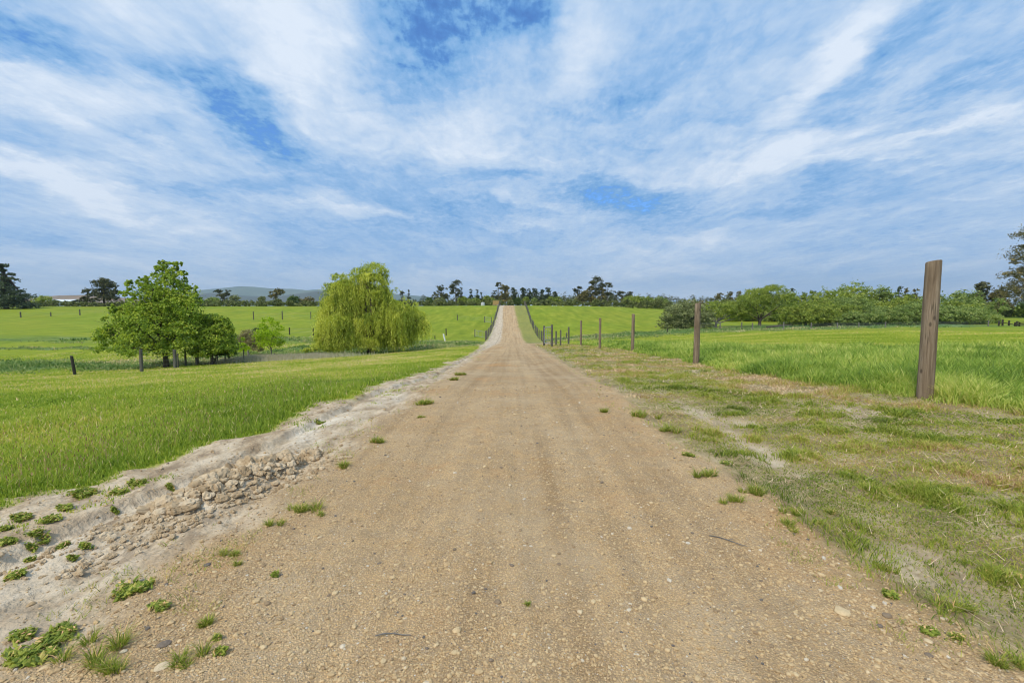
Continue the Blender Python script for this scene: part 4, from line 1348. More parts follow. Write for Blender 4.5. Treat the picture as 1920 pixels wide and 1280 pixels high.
def build_grass():
    # --- left paddock: long fringe by the sand, lawn behind
    x, y = scatter(680000, 3.0, 60, -84, -1)
    gl = grass_l(y)
    n = fbm(x * 2.3, y * 2.3, 31, 4)
    dist_e = gl - n * -.4 - x
    g, s, p, r = zones(x, y)
    stray = sst(fbm(x * 2.6, y * 3.4, 60, 4), .10, .24) * .5
    keep = ((dist_e > rng.uniform(-.12, .12, len(x))) | ((dist_e > -.75) & (rng.random(len(x)) < stray))) & (r < .5) & (y > 1.5)
    x, y, dist_e = x[keep], y[keep], dist_e[keep]
    R = np.hypot(x, y)
    fringe = np.exp(-np.maximum(dist_e, 0) / 1.1)
    tuft = sst(fbm(x * 1.1, y * 1.1, 61, 3), -.05, .25)
    h = (.028 + (.036 * fringe + .026) * sst(dist_e, -.1, .35) + .085 * tuft * np.exp(-R / 14) * sst(dist_e, -.1, .4)) * rng.uniform(.55, 1.4, len(x)) * (1 + .15 * np.exp(-R / 8))
    w = np.maximum(.0035, R * .0016) * rng.uniform(.7, 1.3, len(x))
    t = np.clip(.50 + .8 * fbm(x * .5, y * .5, 62, 4) + rng.normal(0, .16, len(x)) - .16 * fringe + .06 + .16 * sst(R, 8, 30), 0, 1)
    t = np.where(rng.random(len(x)) < .03, .97, t)
    P = np.stack([x, y, H(x, y) - .01], 1)
    near = R < 13
    parts = [blade_mesh(P[near], h[near], w[near], rng.uniform(.1, .75, near.sum()), t[near]),
             blade_mesh(P[~near], h[~near], w[~near] * 1.4, rng.uniform(.1, .6, (~near).sum()), t[~near], full=False)]
    add_stuff('pasture_grass', parts, G_FRESH, 'short bright green pasture grass with longer fringe beside the sand', 'grass')
    # seed heads in the fringe
    x, y = scatter(9000, 3.2, 14, -62, -5)
    de = grass_l(y) - x
    k = (de > .15) & (de < 3.5) & (rng.random(len(x)) < .3 + .7 * sst(fbm(x, y, 63, 3), 0, .2))
    x, y = x[k], y[k]
    hh = rng.uniform(.10, .21, len(x))
    z = H(x, y)
    P = np.stack([x, y, z], 1)
    az = rng.uniform(0, 6.28, len(x))
    V1, F1, t1 = blade_mesh(P, hh, np.full(len(x), .0025), np.full(len(x), .2), np.full(len(x), .6), az)
    top = P + np.stack([np.cos(az) * .2 * hh, np.sin(az) * .2 * hh, hh * .93], 1)
    V2, F2, t2 = blade_mesh(top, np.full(len(x), .025), np.full(len(x), .008), np.full(len(x), .2), rng.uniform(0, .8, len(x)), az)
    add_stuff('seed_head_grass', [(V1, F1, t1), (V2, F2, t2)], G_SEED, 'thin brown seed heads standing in the left grass fringe', 'grass')
    # --- long lush grass on the right
    x, y = scatter(640000, 6.5, 62, 3, 80)
    tr = tall_r(y)
    n = fbm(x * 2.3, y * 2.3, 31, 4)
    yfar = 19 + 3.5 * fbm(x * .2, 0 * x, 64, 3) + 24 * sst(13 - x, 0, 5)
    keep = (x > tr - .1 + n * .5 + rng.uniform(-.1, .15, len(x))) & (y < yfar + rng.uniform(-1, 1, len(x)))
    far_short = (x > tr) & (y >= yfar)
    xs_, ys_ = x[far_short], y[far_short]
    x, y = x[keep], y[keep]
    R = np.hypot(x, y)
    lump = fbm(x * 1.3, y * 1.3, 65, 3)
    edge = sst(x - tall_r(y), -.1, .9)
    h = (.14 + .20 * edge + .42 * lump) * rng.uniform(.6, 1.3, len(x))
    w = np.maximum(.008, R * .0015) * rng.uniform(.7, 1.3, len(x))
    t = np.clip(.46 + .9 * fbm(x * .7, y * .7, 66, 3) + .3 * lump + rng.normal(0, .2, len(x)), 0, .86)
    P = np.stack([x, y, H(x, y) - .01], 1)
    parts = [blade_mesh(P, h, w, rng.uniform(.25, .95, len(x)), t)]
    add_stuff('long_grass', parts, G_LUSH, 'tall lush green grass strip behind the row of wooden posts', 'grass')
    R = np.hypot(xs_, ys_)
    t = np.clip(.62 + .8 * fbm(xs_ * .2, ys_ * .8, 67, 4) + rng.normal(0, .12, len(xs_)), 0, 1)
    P = np.stack([xs_, ys_, H(xs_, ys_) - .01], 1)
    add_stuff('cut_grass', [blade_mesh(P, rng.uniform(.05, .11, len(xs_)), R * .0022, rng.uniform(.1, .6, len(xs_)), t, full=False)], G_FRESH,
              'shorter yellow green grass between long grass strip and thicket', 'grass')
    # --- patchy turf between road and long grass
    x, y = scatter(1150000, 1.9, 46, 2, 80)
    g, s, p, r = zones(x, y)
    cl = fbm(x * 3.4, y * 3.4, 68, 4)
    cl2 = fbm(x * .9, y * .9, 69, 3)
    near_e = x - road_r(y)
    p = p * (1 - g)
    dens = sst(cl + .5 * cl2, -.06, .12) * (1 - s) ** 1.5 * p * (.14 + .86 * sst(near_e, 0.25, .9))
    keep = (rng.random(len(x)) < dens * .75 + .50 * p * (1 - s) * sst(near_e, .0, .6))
    x, y, cl, cl2 = x[keep], y[keep], cl[keep], cl2[keep]
    R = np.hypot(x, y)
    bunch = sst(cl, .0, .25)
    h = (.022 + .065 * bunch) * rng.uniform(.5, 1.4, len(x)) * (1 + .25 * (R > 8))
    w = np.maximum(.0032, R * .0014) * rng.uniform(.7, 1.3, len(x))
    dry = fbm(x * .6, y * 1.2, 70, 4)
    t = np.clip(.34 + 1.5 * dry + rng.normal(0, .17, len(x)) + .22 * sst(R, 5, 9), 0, 1)
    P = np.stack([x, y, H(x, y) - .004], 1)
    near = R < 9
    lean = rng.uniform(.4, 1.1, len(x))
    parts = [blade_mesh(P[near], h[near], w[near], lean[near], t[near]), blade_mesh(P[~near], h[~near], w[~near], lean[~near], t[~near], full=False)]
    x, y = scatter(260000, 1.7, 26, -50, 62)
    g, s, p, r = zones(x, y)
    cl = fbm(x * 4.2, y * 4.2, 93, 4)
    el, er = np.abs(x - road_l(y) + .1), np.abs(x - road_r(y) - .05)
    keep = (np.minimum(el, er) < .42 + .3 * fbm(y, x * 0, 94, 2)) & (cl > .135) & (rng.random(len(x)) < .55)
    x, y = x[keep], y[keep]
    R = np.hypot(x, y)
    P = np.stack([x, y, H(x, y) - .004], 1)
    parts.append(blade_mesh(P, rng.uniform(.015, .055, len(x)), np.maximum(.003, R * .0013), rng.uniform(.4, 1.1, len(x)), np.clip(rng.normal(.42, .25, len(x)), 0, 1), full=False))
    # lying straw and mown clippings
    x, y = scatter(90000, 2.2, 30, 8, 66)
    g, s, p, r = zones(x, y)
    p = p * (1 - g)
    cl = fbm(x * 1.4, y * 2.6, 71, 4)
    keep = rng.random(len(x)) < p * (1 - s) * (.12 + .88 * sst(cl, .08, .2) * sst(y, 3.5, 6))
    x, y = x[keep], y[keep]
    R = np.hypot(x, y)
    P = np.stack([x, y, H(x, y) + rng.uniform(.0, .05, len(x))], 1)
    parts.append(blade_mesh(P, rng.uniform(.04, .12, len(x)), np.maximum(.003, R * .0012), np.full(len(x), 1.15), np.where(rng.random(len(x)) < .6, .9, 1.0) + rng.normal(0, .03, len(x)), full=False))
    add_stuff('patchy_turf_grass', parts, G_DRY, 'sparse mown turf with straw on bare soil between road and posts', 'grass')
    # --- rough creek banks
    x, y = scatter(250000, 26, 80, -74, 56)
    g, s, p, r = zones(x, y)
    keep = (rng.random(len(x)) < r * 1.1) & (g < .3)
    x, y = x[keep], y[keep]
    R = np.hypot(x, y)
    lump = fbm(x * .55, y * .9, 72, 3)
    h = (.12 + .38 * np.maximum(lump + .1, 0)) * rng.uniform(.7, 1.4, len(x))
    dryn = fbm(x * .10 + 3, y * .25, 73, 3)
    t = np.clip(.55 + 1.3 * dryn + rng.normal(0, .15, len(x)), 0, 1)
    P = np.stack([x, y, H(x, y) - .02], 1)
    add_stuff('creek_bank_grass', [blade_mesh(P, h, R * .0024, rng.uniform(.1, .8, len(x)), t, full=False)], G_BANK, 'rough tussocky grass along the little creek hollow', 'grass')
    # pale dry grass stand behind the thin fence
    X0, Y0, _ = ground_at(470, 676)
    x = X0 + 1.2 + rng.normal(0, 2.3, 13000)
    y = Y0 + 1.5 + rng.normal(0, 1.1, 13000)
    P = np.stack([x, y, H(x, y) - .02], 1)
    add_stuff('dry_grass', [blade_mesh(P, rng.uniform(.15, .42, len(x)), np.full(len(x), .035), rng.uniform(.05, .6, len(x)), rng.uniform(.5, 1, len(x)), full=False)],
              G_PALE, 'pale dry grass stand under the lime sapling', 'grass')


build_grass()


# ------------------------------------------------------------------ stones and clods
ICO_V = None


def ico(sub):
    import bmesh
    bm = bmesh.new()
    bmesh.ops.create_icosphere(bm, subdivisions=sub, radius=1.0)
    V = np.array([v.co[:] for v in bm.verts])
    F = np.array([[v.index for v in f.verts] for f in bm.faces])
    bm.free()
    return V, F


def rocks(P, size, flat, sub, jag, tint, sink=.3):
    V0, F0 = ico(sub)
    n, m = len(P), len(V0)
    sc = size[:, None] * np.stack([rng.uniform(.7, 1.3, n), rng.uniform(.7, 1.3, n), flat * rng.uniform(.7, 1.2, n)], 1) * .5
    a = rng.uniform(0, 2 * np.pi, n)
    V = V0[None] * (1 + rng.normal(0, jag, (n, m, 1))) * sc[:, None, :]
    c, s = np.cos(a)[:, None], np.sin(a)[:, None]
    V = np.stack([V[..., 0] * c - V[..., 1] * s, V[..., 0] * s + V[..., 1] * c, V[..., 2]], 2)
    V += P[:, None, :]
    V[..., 2] += (sc[:, 2] * (1 - 2 * sink))[:, None]
    F = (F0[None] + (np.arange(n) * m)[:, None, None]).reshape(-1, 3)
    return V.reshape(-1, 3), F, np.repeat(tint, m)


def build_stones():
    x, y = scatter(170000, 1.55, 9, -58, 58)
    g, s, p, r = zones(x, y)
    edge = np.maximum(sst(np.abs(x), 1.0, 1.9), .0)
    cl = sst(fbm(x * 2.0, y * 2.0, 81, 4), -.15, .15)
    keep = rng.random(len(x)) < g * (.34 + .40 * edge + .26 * cl) + s * .08
    x, y = x[keep], y[keep]
    R = np.hypot(x, y)
    size = np.clip(rng.lognormal(math.log(.0059), .45, len(x)), .003, .022) * (1 + .13 * R)
    P = np.stack([x, y, H(x, y)], 1)
    t = np.clip(rng.normal(.52, .2, len(x)), 0, 1)
    parts = [rocks(P, size, .6, 1, .13, t)]
    # bigger stones, mostly along the shoulders
    x, y = scatter(2600, 1.6, 10, -58, 58)
    g, s, p, r = zones(x, y)
    keep = rng.random(len(x)) < (g * (.06 + .5 * sst(np.abs(x), 1.2, 2.0)) + s * .03)
    x, y = x[keep], y[keep]
    P = np.stack([x, y, H(x, y)], 1)
    parts.append(rocks(P, rng.uniform(.013, .034, len(x)), .5, 2, .07, np.where(rng.random(len(x)) < .3, rng.uniform(.8, 1, len(x)), rng.uniform(0, .75, len(x)))))
    add_stuff('road_gravel', parts, M_STONE, 'loose small stones scattered over the ochre track surface', 'gravel')
    # a few stones one can point to
    for px, py, sz, tn, lab in [(1580, 1149, .085, .85, 'flat pale stone on the right shoulder of the track, largest there'), (1663, 1155, .06, .1, 'dark grey stone right of the largest flat pale stone'),
                                (1290, 1018, .03, 1.0, 'small white stone on the right part of the gravel'), (1575, 1102, .035, 1.0, 'white pebble above the largest flat pale stone'),
                                (416, 1086, .045, .35, 'grey stone on the left shoulder below the clod heap'), (306, 1209, .05, .05, 'dark slate stone at the lower left of the gravel'),
                                (303, 1250, .055, .9, 'pale flat stone below the dark slate stone')]:
        X, Y, z = ground_at(px, py)
        V, F, t = rocks(np.array([[0, 0, 0.0]]), np.array([sz * .85]), .35, 2, .09, np.array([tn]), .3)
        o = mesh_np('stone', V, F, M_STONE, None, {'tint': t}, False, (X, Y, z))
        tag(o, lab, 'stone', 'larger stones on the track')
    # clod heap
    pts, sz = [], []
    for (mx, my, mr, mh) in MOUND[:5]:
        n = int(520 * mr / .2)
        a = rng.normal(0, 1, (n, 2)) * np.array([mr * .62, mr * .9])
        pts.append(np.array([mx, my]) + a)
        sz.append(np.clip(rng.lognormal(math.log(.033), .62, n), .010, .115) * np.exp(-(np.hypot(a[:, 0] / mr, a[:, 1] / mr)) ** 2 * .25))
    n = 500
    tt = rng.uniform(0, 1, n)
    pts.append(np.stack([-2.85 + tt * .85 + rng.normal(0, .10, n), 2.45 + tt * 2.3 + rng.normal(0, .16, n)], 1))
    sz.append(np.clip(rng.lognormal(math.log(.016), .5, n), .007, .05))
    n = 420
    tt = rng.uniform(0, 1, n)
    pts.append(np.stack([-2.55 + tt * .9 + rng.normal(0, .07, n), 2.7 + tt * 1.9 + rng.normal(0, .08, n) - .25], 1))
    sz.append(np.clip(rng.lognormal(math.log(.02), .5, n), .008, .05))
    n = 9000
    cy = rng.uniform(1.8, 16, n) ** 1.0
    cx = rng.uniform(-4.2, -1.7, n)
    zq = zones(cx, cy)
    kq = (zq[1] > .5) & (zq[0] < .4) & (rng.random(n) < .15 + .85 * sst(fbm(cx * 2.2, cy * 1.3, 88, 4), .02, .18)) & (rng.random(n) < 5 / (cy + 2))
    pts.append(np.stack([cx, cy], 1)[kq])
    sz.append(np.clip(rng.lognormal(math.log(.011), .5, kq.sum()), .005, .045))
    p2 = np.concatenate(pts)
    s2 = np.concatenate(sz)
    P = np.stack([p2[:, 0], p2[:, 1], H(p2[:, 0], p2[:, 1])], 1)
    V, F, t = rocks(P, s2, .66, 3, .014, rng.uniform(0, 1, len(P)), .2)
    # lumpy relief by noise in world space
    nrm = (V - np.repeat(P, 162 if len(V) // len(P) == 162 else len(V) // len(P), 0))
    ln = np.linalg.norm(nrm, axis=1)[:, None] + 1e-9
    kk = 1 / np.maximum(np.repeat(s2, len(V) // len(P)), .01)
    bump = fbm(V[:, 0] * kk * 2.2 + V[:, 2] * kk * 1.7, V[:, 1] * kk * 2.2 - V[:, 2] * kk * 1.3, 83, 4, .6)
    bump = np.round(bump * 7) / 7 * .7 + bump * .3
    V = V + nrm / ln * (bump[:, None] * (ln * 1.9))
    o = add_stuff('dirt_clods', [(V, F, t)], M_CLOD, 'heap of crumbly beige clay clods dug up on the sandy verge', 'dirt clods')
    # twigs on the gravel
    for px, py, L, rz, lab in [(738, 1192, .16, .1, 'thin grey twig lying on the left gravel'), (1365, 1015, .22, -.6, 'thin dark curved twig lying on the right gravel')]:
        X, Y, z = ground_at(px, py)
        mb = MB()
        pp = [Vector((-L / 2 + L * t, math.sin(t * 5) * .012, .008)) for t in (0, .25, .5, .75, 1)]
        mb.tube(pp, [.003, .0035, .003, .0028, .0015], 5)
        mb.tube([pp[2], pp[2] + Vector((L * .15, L * .12, .006))], [.002, .001], 4)
        o = mb.build('twig', M_BARKG, None, (X, Y, z))
        o.rotation_euler = (0, 0, rz)
        tag(o, lab, 'twig')


build_stones()


# ------------------------------------------------------------------ weeds
def weed(px, py, wpx, kind, label, group='weeds growing on the track edges', tshift=0.0):
    X, Y, z = ground_at(px, py)
    s = pxsize(X, Y, z)
    R = wpx * s / 2
    if kind == 'grass':
        n = int(60 + 520 * min(R, .15) / .15)
        nb = max(2, int(R / .018))
        bc = rng.normal(0, 1, (nb, 2)) * np.array([R * .42, R * .26])
        bi = rng.integers(0, nb, n)
        a = rng.uniform(0, 6.283, n)
        rr = np.sqrt(rng.uniform(0, 1, n)) * R * .22
        P = np.stack([bc[bi, 0] + np.cos(a) * rr, bc[bi, 1] + np.sin(a) * rr, np.zeros(n)], 1)
        hb = rng.uniform(.45, 1.0, nb)[bi]
        P[:, 2] = H(P[:, 0] + X, P[:, 1] + Y) - z - .004
        h = rng.uniform(.3, 1.15, n) * hb * (min(R, .12) * .95 + .012)
        V, F, t = blade_mesh(P, h, np.maximum(np.full(n, .0032), Y * .0011), rng.uniform(.45, 1.15, n), np.clip(rng.normal(.55 + tshift, .27, n), 0, 1), a + rng.normal(0, .5, n))
        o = mesh_np('grass_tuft', V, F, L_WEED, None, {'tint': t}, False, (X, Y, z))
        return tag(o, label, 'grass tuft', group)
    # leafy creeping weed: stems radiating with toothed leaf cards lying close to the soil
    n = int(120 + 420 * min(R, .16) / .16)
    a = rng.uniform(0, 6.283, n)
    arm = rng.integers(0, 9, n)
    a = arm * .7 + rng.normal(0, .22, n)
    rr = rng.uniform(.05, 1, n) ** .8 * R * rng.uniform(.45, 1.15, 9)[arm]
    C = np.stack([np.cos(a) * rr, np.sin(a) * rr * .7, np.zeros(n)], 1)
    C[:, 2] = H(C[:, 0] + X, C[:, 1] + Y) - z + rng.uniform(.004, .02 + R * .12, n)
    V, F, t = leaf_cards(C, np.tile([0, 0, 1.4], (n, 1)), .022 + R * .10, .42, np.clip(rng.normal(.5 + tshift, .28, n), 0, 1))
    o = mesh_np('leafy_weed', V, F, L_WEED, None, {'tint': t}, False, (X, Y, z))
    return tag(o, label, 'weed', group)


for q in [
        (115, 1190, 78, 'leaf', 'dense dark leafy weed at lower left, largest of the leafy ones'), (60, 1232, 110, 'leaf', 'long dark leafy weed spreading along the bottom left corner'),
        (42, 1196, 55, 'leaf', 'small dark leafy weed left of the largest leafy one'), (185, 1218, 90, 'grass', 'wide bright grass tuft right of the dark leafy weeds'),
        (216, 1250, 66, 'grass', 'low grass tuft under the wide bright tuft at lower left'), (388, 1168, 54, 'grass', 'small green grass tuft alone on the lower left gravel'),
        (345, 1243, 70, 'grass', 'wispy thin grass tuft at the bottom edge of the gravel'), (256, 1108, 80, 'leaf', 'flat dark weed creeping on sand left of the gravel'),
        (300, 1140, 34, 'leaf', 'faint sparse weed on stones below the flat dark weed'), (435, 1044, 38, 'grass', 'round grass tuft at gravel edge, upper of two close tufts'),
        (450, 1059, 26, 'grass', 'small yellowish tuft, lower of two close tufts at gravel edge'), (572, 958, 66, 'grass', 'spreading grass tuft right of the clod heap'),
        (516, 985, 34, 'grass', 'small grey green tuft below the clod heap end'), (600, 966, 18, 'grass', 'tiny bright sprig right of the spreading tuft by the clods'),
        (641, 877, 40, 'grass', 'rounded green tuft at left track edge beyond the clods'), (708, 830, 32, 'grass', 'small tuft at left track edge, next beyond the rounded one'),
        (795, 758, 40, 'grass', 'upper tuft of the pair at the left edge of the narrowing track'), (790, 783, 18, 'grass', 'lower tiny tuft of the pair at the left edge of the narrowing track'),
        (866, 703, 24, 'grass', 'far tuft at left track edge before the weeping willow'), (848, 713, 20, 'grass', 'far little tuft just before the other at left track edge'),
        (516, 1080, 16, 'leaf', 'tiny leafy sprig right of the two close tufts'), (407, 1199, 14, 'leaf', 'tiny leafy sprig on gravel near the bottom left'),
        (414, 1225, 26, 'leaf', 'little leafy weed on the gravel near the bottom left'), (990, 1133, 14, 'grass', 'single tiny tuft in the middle of the gravel track'),
        (1326, 891, 44, 'grass', 'green tuft on right gravel edge, first of the row beyond the middle'), (1373, 940, 42, 'grass', 'compact blue green tuft on the right gravel edge'),
        (1478, 990, 52, 'grass', 'bushy bright green tuft on right gravel, biggest of that side'), (1487, 960, 50, 'grass', 'darker sprawling tuft just above the bushy bright tuft'),
        (1417, 926, 60, 'grass', 'wide flat tuft between gravel and sand rut on the right'), (1529, 982, 26, 'grass', 'small upright tuft right of the bushy bright tuft'),
        (1290, 855, 26, 'leaf', 'small green weed at right track edge, upper'), (1364, 871, 26, 'leaf', 'small dark weed right of the upper right edge weed'),
        (1250, 808, 44, 'grass', 'flat green tuft where the right verge begins'), (1205, 781, 44, 'grass', 'flat tuft on right track edge beyond the others'),
        (1130, 773, 20, 'grass', 'small dark tuft alone on the right part of the far gravel'), (1668, 1119, 32, 'leaf', 'bright leafy weed on the lower right gravel'),
        (1744, 1188, 36, 'leaf', 'star shaped leafy weed at lower right'), (1660, 1067, 50, 'grass', 'upright dark tuft on the sandy rut lower right'),
        (1600, 1024, 36, 'grass', 'low tuft between gravel and the sandy rut, right side'), (1786, 1140, 70, 'grass', 'long leaning tuft on the rut edge lower right'),
        (1885, 1084, 60, 'leaf', 'lime yellow leafy weed near the right picture edge'), (1893, 1250, 80, 'grass', 'long bladed tuft in the bottom right corner'),
        (1795, 1197, 24, 'leaf', 'small leafy sprig right of the star shaped weed'), (1555, 962, 30, 'grass', 'small pale tuft above the sandy rut')]:
    weed(*q, tshift=.35 if 'lime' in q[4] else 0.0)
SG = 'small weeds on the sandy verge'
for (a, b, w_) in [(34, 1080, 40), (55, 1052, 22), (118, 1026, 28), (160, 1027, 24), (93, 977, 40), (156, 929, 60), (221, 926, 40), (257, 907, 34), (42, 972, 50), (8, 994, 30), (17, 1017, 40), (72, 1004, 40), (122, 954, 34), (60, 1030, 24), (136, 1050, 20), (600, 795, 22), (215, 960, 14), (320, 915, 20)]:
    weed(a, b, w_, 'leaf', 'small flat green weed on pale sand between grass and clod heap', SG)


# ------------------------------------------------------------------ posts and fences
def post_mesh(name, r, h, mat, parent=None, loc=(0, 0, 0), lean=(0, 0), sides=18, taper=.93, sink=.25, split=False):
    """round timber post, slightly irregular, with a sawn, split top"""
    V, F = [], []
    zs = [-sink, 0, h * .12, h * .3, h * .5, h * .7, h * .88, h - .012, h]
    ph = random.uniform(0, 6)
    for i, zz in enumerate(zs):
        t = max(0, zz / h)
        rr = r * (1.04 - (1 - taper) * t) * (1 if i < len(zs) - 1 else .95)
        ox = lean[0] * t + .02 * r * math.sin(ph + t * 4)
        oy = lean[1] * t + .05 * r * math.cos(ph * 1.7 + t * 3)
        for s in range(sides):
            th = 2 * math.pi * s / sides
            k = 1 + .035 * math.sin(2 * th + ph) + .02 * math.sin(5 * th + t * 3) + random.uniform(-.012, .012)
            if split and s == 2:
                k *= .86 if t > .55 else .95
            tz = (.018 * math.cos(th + ph) * r / .1) if zz >= h - .02 else 0
            V.append((ox + math.cos(th) * rr * k, oy + math.sin(th) * rr * k, zz + tz))
    n = len(zs)
    for i in range(n - 1):
        for s in range(sides):
            a0, b0 = i * sides + s, i * sides + (s + 1) % sides
            F.append((a0, b0, b0 + sides, a0 + sides))
    V.append((lean[0], lean[1], h + .004))
    c = len(V) - 1
    T3 = []
    for f in F:
        T3 += [(f[0], f[1], f[2]), (f[0], f[2], f[3])]
    for s in range(sides):
        T3.append(((n - 1) * sides + s, (n - 1) * sides + (s + 1) % sides, c))
    o = mesh_np(name, np.array(V), np.array(T3), mat, parent, None, True, loc)
    m = o.data
    flat = np.ones(len(m.polygons), bool)
    flat[-sides:] = False
    m.polygons.foreach_set('use_smooth', flat)
    return o


def post_at(name, px, py, top, wpx, mat, label, group=None, parent=None, leanpx=0, **kw):
    X, Y, z = ground_at(px, py)
    s = pxsize(X, Y, z)
    loc = (X, Y, z)
    if parent is not None:
        loc = tuple(Vector(loc) - parent.location)
    o = post_mesh(name, wpx * s / 2, (py - top) * s, mat, parent, loc, (leanpx * s, 0), **kw)
    if label:
        tag(o, label, 'fence post', group)
    return o, Vector((X, Y, z)), (py - top) * s


RP = 'row of unwired wooden posts along the right verge'
post_at('fence_post', 1733, 746, 493, 24, M_POST, 'largest thick round wooden post standing before the long grass, nearest of the row', RP, sides=28, split=True)
post_at('fence_post', 1305, 682, 569, 10.5, M_POST, 'second wooden post of the row, right before the arching thicket tree', RP)
post_at('fence_post', 1186, 658, 589, 6, M_POST, 'third wooden post of the row along the right verge', RP)
post_at('fence_post', 1124.5, 653, 596.5, 4.6, M_POST, 'fourth wooden post of the row along the right verge', RP)
post_at('fence_post', 1089, 647, 601, 3.6, M_POST, 'fifth wooden post of the row, slimmer and darker', RP)
post_at('fence_post', 1066, 645, 613, 3.2, M_POSTG, 'sixth post of the right row, shorter than the fifth', RP)
post_at('fence_post', 1051, 648, 618.5, 2.8, M_POSTG, 'right one of two close short posts beside the right hand gate', RP)
post_at('fence_post', 1042.5, 647, 620.5, 2.8, M_POSTG, 'left one of two close short posts beside the right hand gate', RP)
post_at('fence_post', 1062, 633, 624, 2.2, M_POSTG, 'stubby grey post behind the sixth post of the row')
post_at('fence_post', 1117.5, 635, 625, 1.8, M_POSTG, 'thin grey stake behind the right row near the fourth post')
post_at('fence_post', 1251, 623, 616, 2.0, M_WOODD, 'little dark stake in pale grass left of the grey scrub')
post_at('fence_post', 140.5, 702.5, 667, 5.0, M_WOODD, 'dark leaning post alone in the rough grass at the left', leanpx=-4)
post_at('fence_post', 834.5, 639.5, 626, 2.8, M_WHITEP, 'white leaning marker post beside the creek right of the willow', leanpx=-3)
post_at('fence_post', 836.5, 629, 616, 2.0, M_WOODD, 'dark post above the white marker post', None)
post_at('fence_post', 833, 634, 628.5, 2.0, M_WOODD, 'short dark stub touching the white marker post')
post_at('fence_post', 815.5, 635.5, 629, 1.6, M_WOODD, 'short dark stub between willow and white marker post')


def wires(parent, tops, levels, r=.004):
    mb = MB()
    for (a, ha), (b, hb) in zip(tops[:-1], tops[1:]):
        for lv in levels:
            mb.tube([a + Vector((0, 0, ha * lv)) - parent.location, b + Vector((0, 0, hb * lv)) - parent.location], [r, r], 4, cap=False)
    return mb.build('wire', M_WIRE, parent)


def px_fence(name, label, cat, posts, mat, levels=(.25, .45, .65, .85), r=.005, wired=True):
    """posts given as (column, foot row, top row, width) in photograph pixels"""
    X, Y, z = ground_at(posts[0][0], posts[0][1])
    root = empty(name, (X, Y, z))
    tag(root, label, cat)
    tops = []
    for q in posts:
        _, p_, h_ = post_at('post', q[0], q[1], q[2], q[3], mat, None, None, root, leanpx=q[4] if len(q) > 4 else 0, sides=8)
        tops.append((p_, h_))
    if wired:
        wires(root, tops, levels, r)
    return root


px_fence('wire_fence', 'wire fence with grey posts passing under the broadleaf tree', 'fence',
         [(266, 697, 655, 5.4), (329, 690, 655, 6.0), (334.5, 689, 662, 2.4), (348.5, 686, 655, 3.6), (369, 684, 655, 4.2), (372.5, 683, 660, 1.6), (408, 681, 664, 2.2), (422.5, 679, 663, 2.0), (457.5, 676, 655, 1.6), (474.5, 674, 668, 1.8), (515, 668, 662, 1.6)],
         M_POSTG)
px_fence('paddock_fence', 'thin paddock fence crossing the upper left pasture', 'fence',
         [(37.5, 577.5, 567, 2.2), (94.5, 581, 573, 1.8), (149.5, 584.5, 573.5, 2.0), (205, 588, 578, 1.8)], M_POSTG, r=.006)
px_fence('paddock_fence', 'paddock fence of three dark posts left of the weeping willow', 'fence',
         [(475.5, 599.5, 584, 1.8), (529.5, 599, 583, 1.9), (583, 599, 584.5, 1.6)], M_POSTG, r=.006)
px_fence('paddock_fence', 'two dark posts of a fence beside the creek left of the willow', 'fence',
         [(543, 627.5, 614, 2.3), (587.5, 629, 615, 2.1)], M_WOODD, r=.006)
px_fence('paddock_fence', 'lone field fence end right of the willow below the skyline', 'fence', [(857.5, 600.5, 590, 1.6), (909, 604, 593, 1.5)], M_POSTG, r=.006)


def line_fence(name, label, x0, y0, x1, y1, n, h, r, mat, every_strainer=5, levels=(.12, .3, .48, .66, .84, .97)):
    root = empty(name, (x0, y0, hz(x0, y0)))
    tag(root, label, 'fence')
    tops = []
    for i in range(n):
        t = i / (n - 1)
        X, Y = x0 + (x1 - x0) * t + random.uniform(-.05, .05), y0 + (y1 - y0) * t
        z = hz(X, Y)
        hh = h * random.uniform(.96, 1.04)
        k = 1.35 if i % every_strainer == 0 else 1
        post_mesh('post', r * k, hh * (1.03 if k > 1 else 1), mat, root, tuple(Vector((X, Y, z)) - root.location), (random.uniform(-.04, .04), random.uniform(-.04, .04)), sides=8)
        tops.append((Vector((X, Y, z)), hh))
    wires(root, tops, levels, .005)
    return root


line_fence('roadside_fence', 'long wired fence climbing the ridge along the right of the track', 4.35, 62, 4.5, 168, 34, 1.55, .065, M_POSTG)
line_fence('roadside_fence', 'long wired fence climbing the ridge along the left of the track', -3.95, 68, -4.35, 168, 30, 1.5, .065, M_POSTG)


